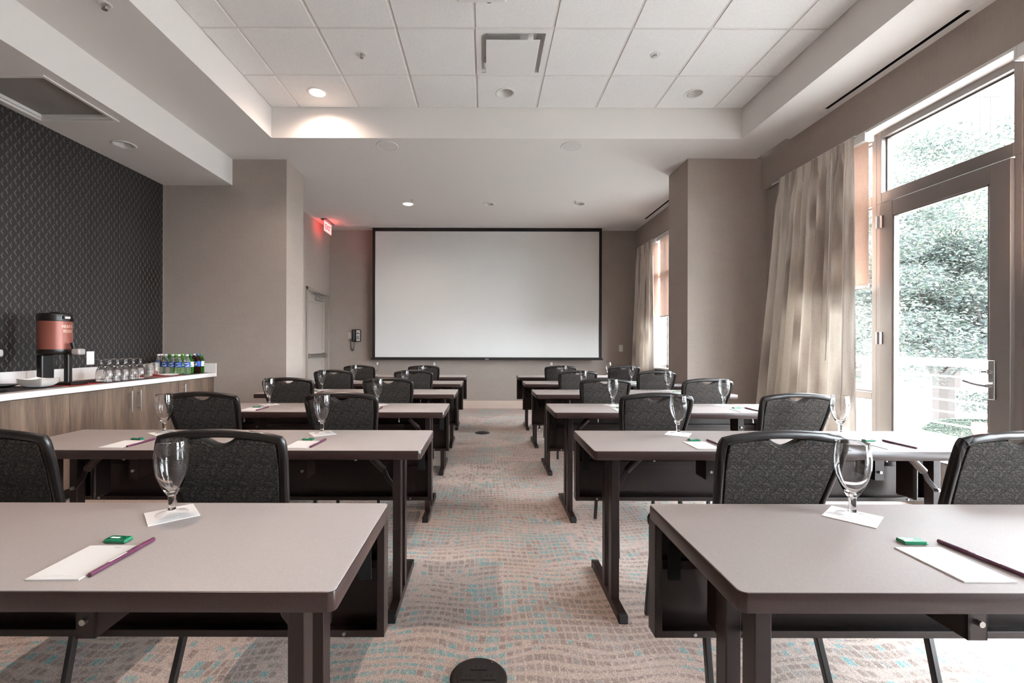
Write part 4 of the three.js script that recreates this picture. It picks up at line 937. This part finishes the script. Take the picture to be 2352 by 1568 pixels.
// stacks of silvery cups
for (let k = 0; k < 2; k++) {
  const t = thing('cup_stack', ['stack of silvery ribbed cups beside the upturned glasses', 'stack of silvery ribbed cups beside the water bottles'][k], 'cups', [-3.328, -3.43][k], CT + 0.0035, [4.44, 4.66][k]);
  for (let j = 0; j < 7; j++) mesh('cup', lathe([[0, 0.002], [0.031, 0.002], [0.034, 0.012], [0.0385, 0.052], [0.0395, 0.054], [0.0385, 0.055], [0.0375, 0.052], [0.033, 0.013], [0, 0.005]].map(([r, y]) => [r, y + j * 0.0125]), 32), std({ color: 0xc9c4be, roughness: 0.25, metalness: 0.75 }), t);
}
{ // white plate by the bottles, square bowls, black tray
  const p = tag(mesh(numbered('saucer'), lathe([[0, 0.004], [0.05, 0.004], [0.085, 0.014], [0.1, 0.02], [0.101, 0.018], [0.086, 0.01], [0.052, 0.0], [0, 0.0]], 56), phy({ color: 0xeeeae6, roughness: 0.2 }), scene), 'shallow white plate on the red cloth before the bottles', 'plate');
  p.position.set(-3.215, CT + 0.0035, -4.555); p.scale.set(0.85, 1, 0.85);
  const t = thing('bowl_stack', 'stack of square white wavy-rimmed bowls before the coffee urn', 'bowls', -3.315, CT + 0.004, 3.33);
  t.rotation.y = 0.12;
  const bowl = grid(32, 32, (u, v) => { const a = (u - 0.5) * 2, b = (v - 0.5) * 2, e = Math.max(Math.abs(a), Math.abs(b)), rise = Math.pow(Math.max(0, e - 0.5) / 0.5, 1.6), corner = Math.pow(Math.abs(a * b), 2); return [a * 0.085 * (0.8 + 0.2 * e), 0.002 + 0.03 * rise + 0.01 * corner, b * 0.085 * (0.8 + 0.2 * e)]; });
  for (let k = 0; k < 5; k++) { const b = mesh('bowl', bowl, phy({ color: 0xe9e3de, roughness: 0.25, side: THREE.DoubleSide }), t); b.position.y = k * 0.0075; b.rotation.y = 0.02 * Math.sin(k * 3); }
  const s = thing('black_tray', 'black oval tray on the counter beside the square bowls', 'tray', -3.575, CT + 0.004, 3.265);
  mesh('tray', lathe([[0, 0.004], [0.07, 0.004], [0.11, 0.02], [0.113, 0.021], [0.112, 0.017], [0.072, 0], [0, 0]], 48), M.black, s); s.scale.z = 1.25;
}
// bottles
const labelTex = (bg, ink, kind) => {
  const cv = document.createElement('canvas'); cv.width = 256; cv.height = 96; const c = cv.getContext('2d');
  c.fillStyle = bg; c.fillRect(0, 0, 256, 96); c.fillStyle = ink;
  for (const o of [0, 128]) {
    if (kind === 'water') { c.beginPath(); c.moveTo(o + 10, 70); c.quadraticCurveTo(o + 40, 30, o + 64, 58); c.quadraticCurveTo(o + 90, 84, o + 118, 50); c.lineTo(o + 118, 62); c.quadraticCurveTo(o + 90, 94, o + 64, 68); c.quadraticCurveTo(o + 40, 44, o + 10, 80); c.fill(); c.fillRect(o + 24, 20, 80, 12); }
    if (kind === 'cola') { c.beginPath(); c.arc(o + 64, 48, 30, 0, 7); c.fill(); c.fillStyle = '#d02a33'; c.beginPath(); c.arc(o + 64, 48, 26, Math.PI, 0); c.fill(); c.fillStyle = ink; }
    if (kind === 'green') { c.beginPath(); c.moveTo(o + 12, 80); c.lineTo(o + 50, 14); c.lineTo(o + 66, 50); c.lineTo(o + 84, 20); c.lineTo(o + 116, 80); c.closePath(); c.fill(); c.fillStyle = '#d8343a'; c.fillRect(o + 44, 52, 40, 12); c.fillStyle = ink; }
  }
  const t = new THREE.CanvasTexture(cv); t.colorSpace = THREE.SRGBColorSpace; return t;
};
const KINDS = {
  water: { cap: 0xeeeceb, body: 0xffffff, mat: labelTex('#1b4f9c', '#e8eef8', 'water'), words: 'clear water bottle with blue label and white cap' },
  lime: { cap: 0x6fbf2f, body: 0x7fd65a, mat: labelTex('#2f8a3a', '#dff0d0', 'green'), words: 'green soda bottle with lime green cap' },
  green: { cap: 0x0f8a52, body: 0x58c44a, mat: labelTex('#e9e4da', '#2f8f3f', 'green'), words: 'green soda bottle with pale label and dark green cap' },
  diet: { cap: 0xeeeceb, body: 0x2a120c, mat: labelTex('#dcdad8', '#3b66b0', 'cola'), words: 'dark cola bottle with silver label and white cap' },
  cola: { cap: 0x2455a8, body: 0x2a120c, mat: labelTex('#1d58b8', '#f2f2f2', 'cola'), words: 'dark cola bottle with blue label and blue cap' },
};
const bottleGeo = lathe([[0, 0.006], [0.012, 0.002], [0.024, 0.0], [0.0305, 0.008], [0.032, 0.03], [0.0305, 0.05], [0.032, 0.075], [0.0315, 0.13], [0.03, 0.145], [0.022, 0.168], [0.0135, 0.188], [0.0125, 0.2], [0, 0.2]], 32);
const capGeo = cyl(0.0142, 0.0138, 0.016, 0, 0.198, 0, 24), labGeo = (() => { const g = new THREE.CylinderGeometry(0.0322, 0.0326, 0.055, 40, 1, true); g.translate(0, 0.1025, 0); return g; })();
for (const k of Object.values(KINDS)) {
  k.bodyMat = phy({ color: k.body, roughness: 0.05, transmission: k.body === 0x2a120c ? 0 : 0.92, thickness: 0.03, ior: 1.33 });
  k.capMat = std({ color: k.cap, roughness: 0.4 }); k.labMat = std({ map: k.mat, roughness: 0.45 });
}
const bottles = [['water', -3.57, 4.9, 'nearest the wall in the front line'], ['water', -3.47, 4.87, 'second from the wall, front line'], ['water', -3.36, 4.82, 'in the middle of the front line'], ['water', -3.28, 4.80, 'second from the counter edge'], ['water', -3.2, 4.81, 'at the counter edge'],
  ['water', -3.607, 5.0, 'in the back line nearest the wall'], ['green', -3.51, 4.98, 'behind water bottles by the wall'], ['lime', -3.416, 4.95, 'behind the middle water bottle'], ['lime', -3.327, 4.93, 'behind the second water bottle from the edge'], ['green', -3.243, 4.93, 'between water bottles and colas'],
  ['diet', -3.306, 5.09, 'beside the blue-capped cola'], ['cola', -3.225, 5.03, 'beside the silver-labelled cola'], ['green', -3.243, 5.115, 'against the pier']];
for (const [kind, X, d, where] of bottles) {
  const k = KINDS[kind], t = thing('drink_bottle', `${k.words}, ${where}`, 'bottle', X, CT + 0.0036, d, 'drink bottles on the counter');
  mesh('bottle', bottleGeo, k.bodyMat, t); mesh('cap', capGeo, k.capMat, t); mesh('label', labGeo, k.labMat, t);
  t.rotation.y = 0.9 + hash(Math.round(d * 100), 3, 3) * 0.6;
}
for (const o of scene.children) o.traverse((c) => { if (c.isMesh) c.castShadow = c.receiveShadow = true; });
renderer.render(scene, camera);
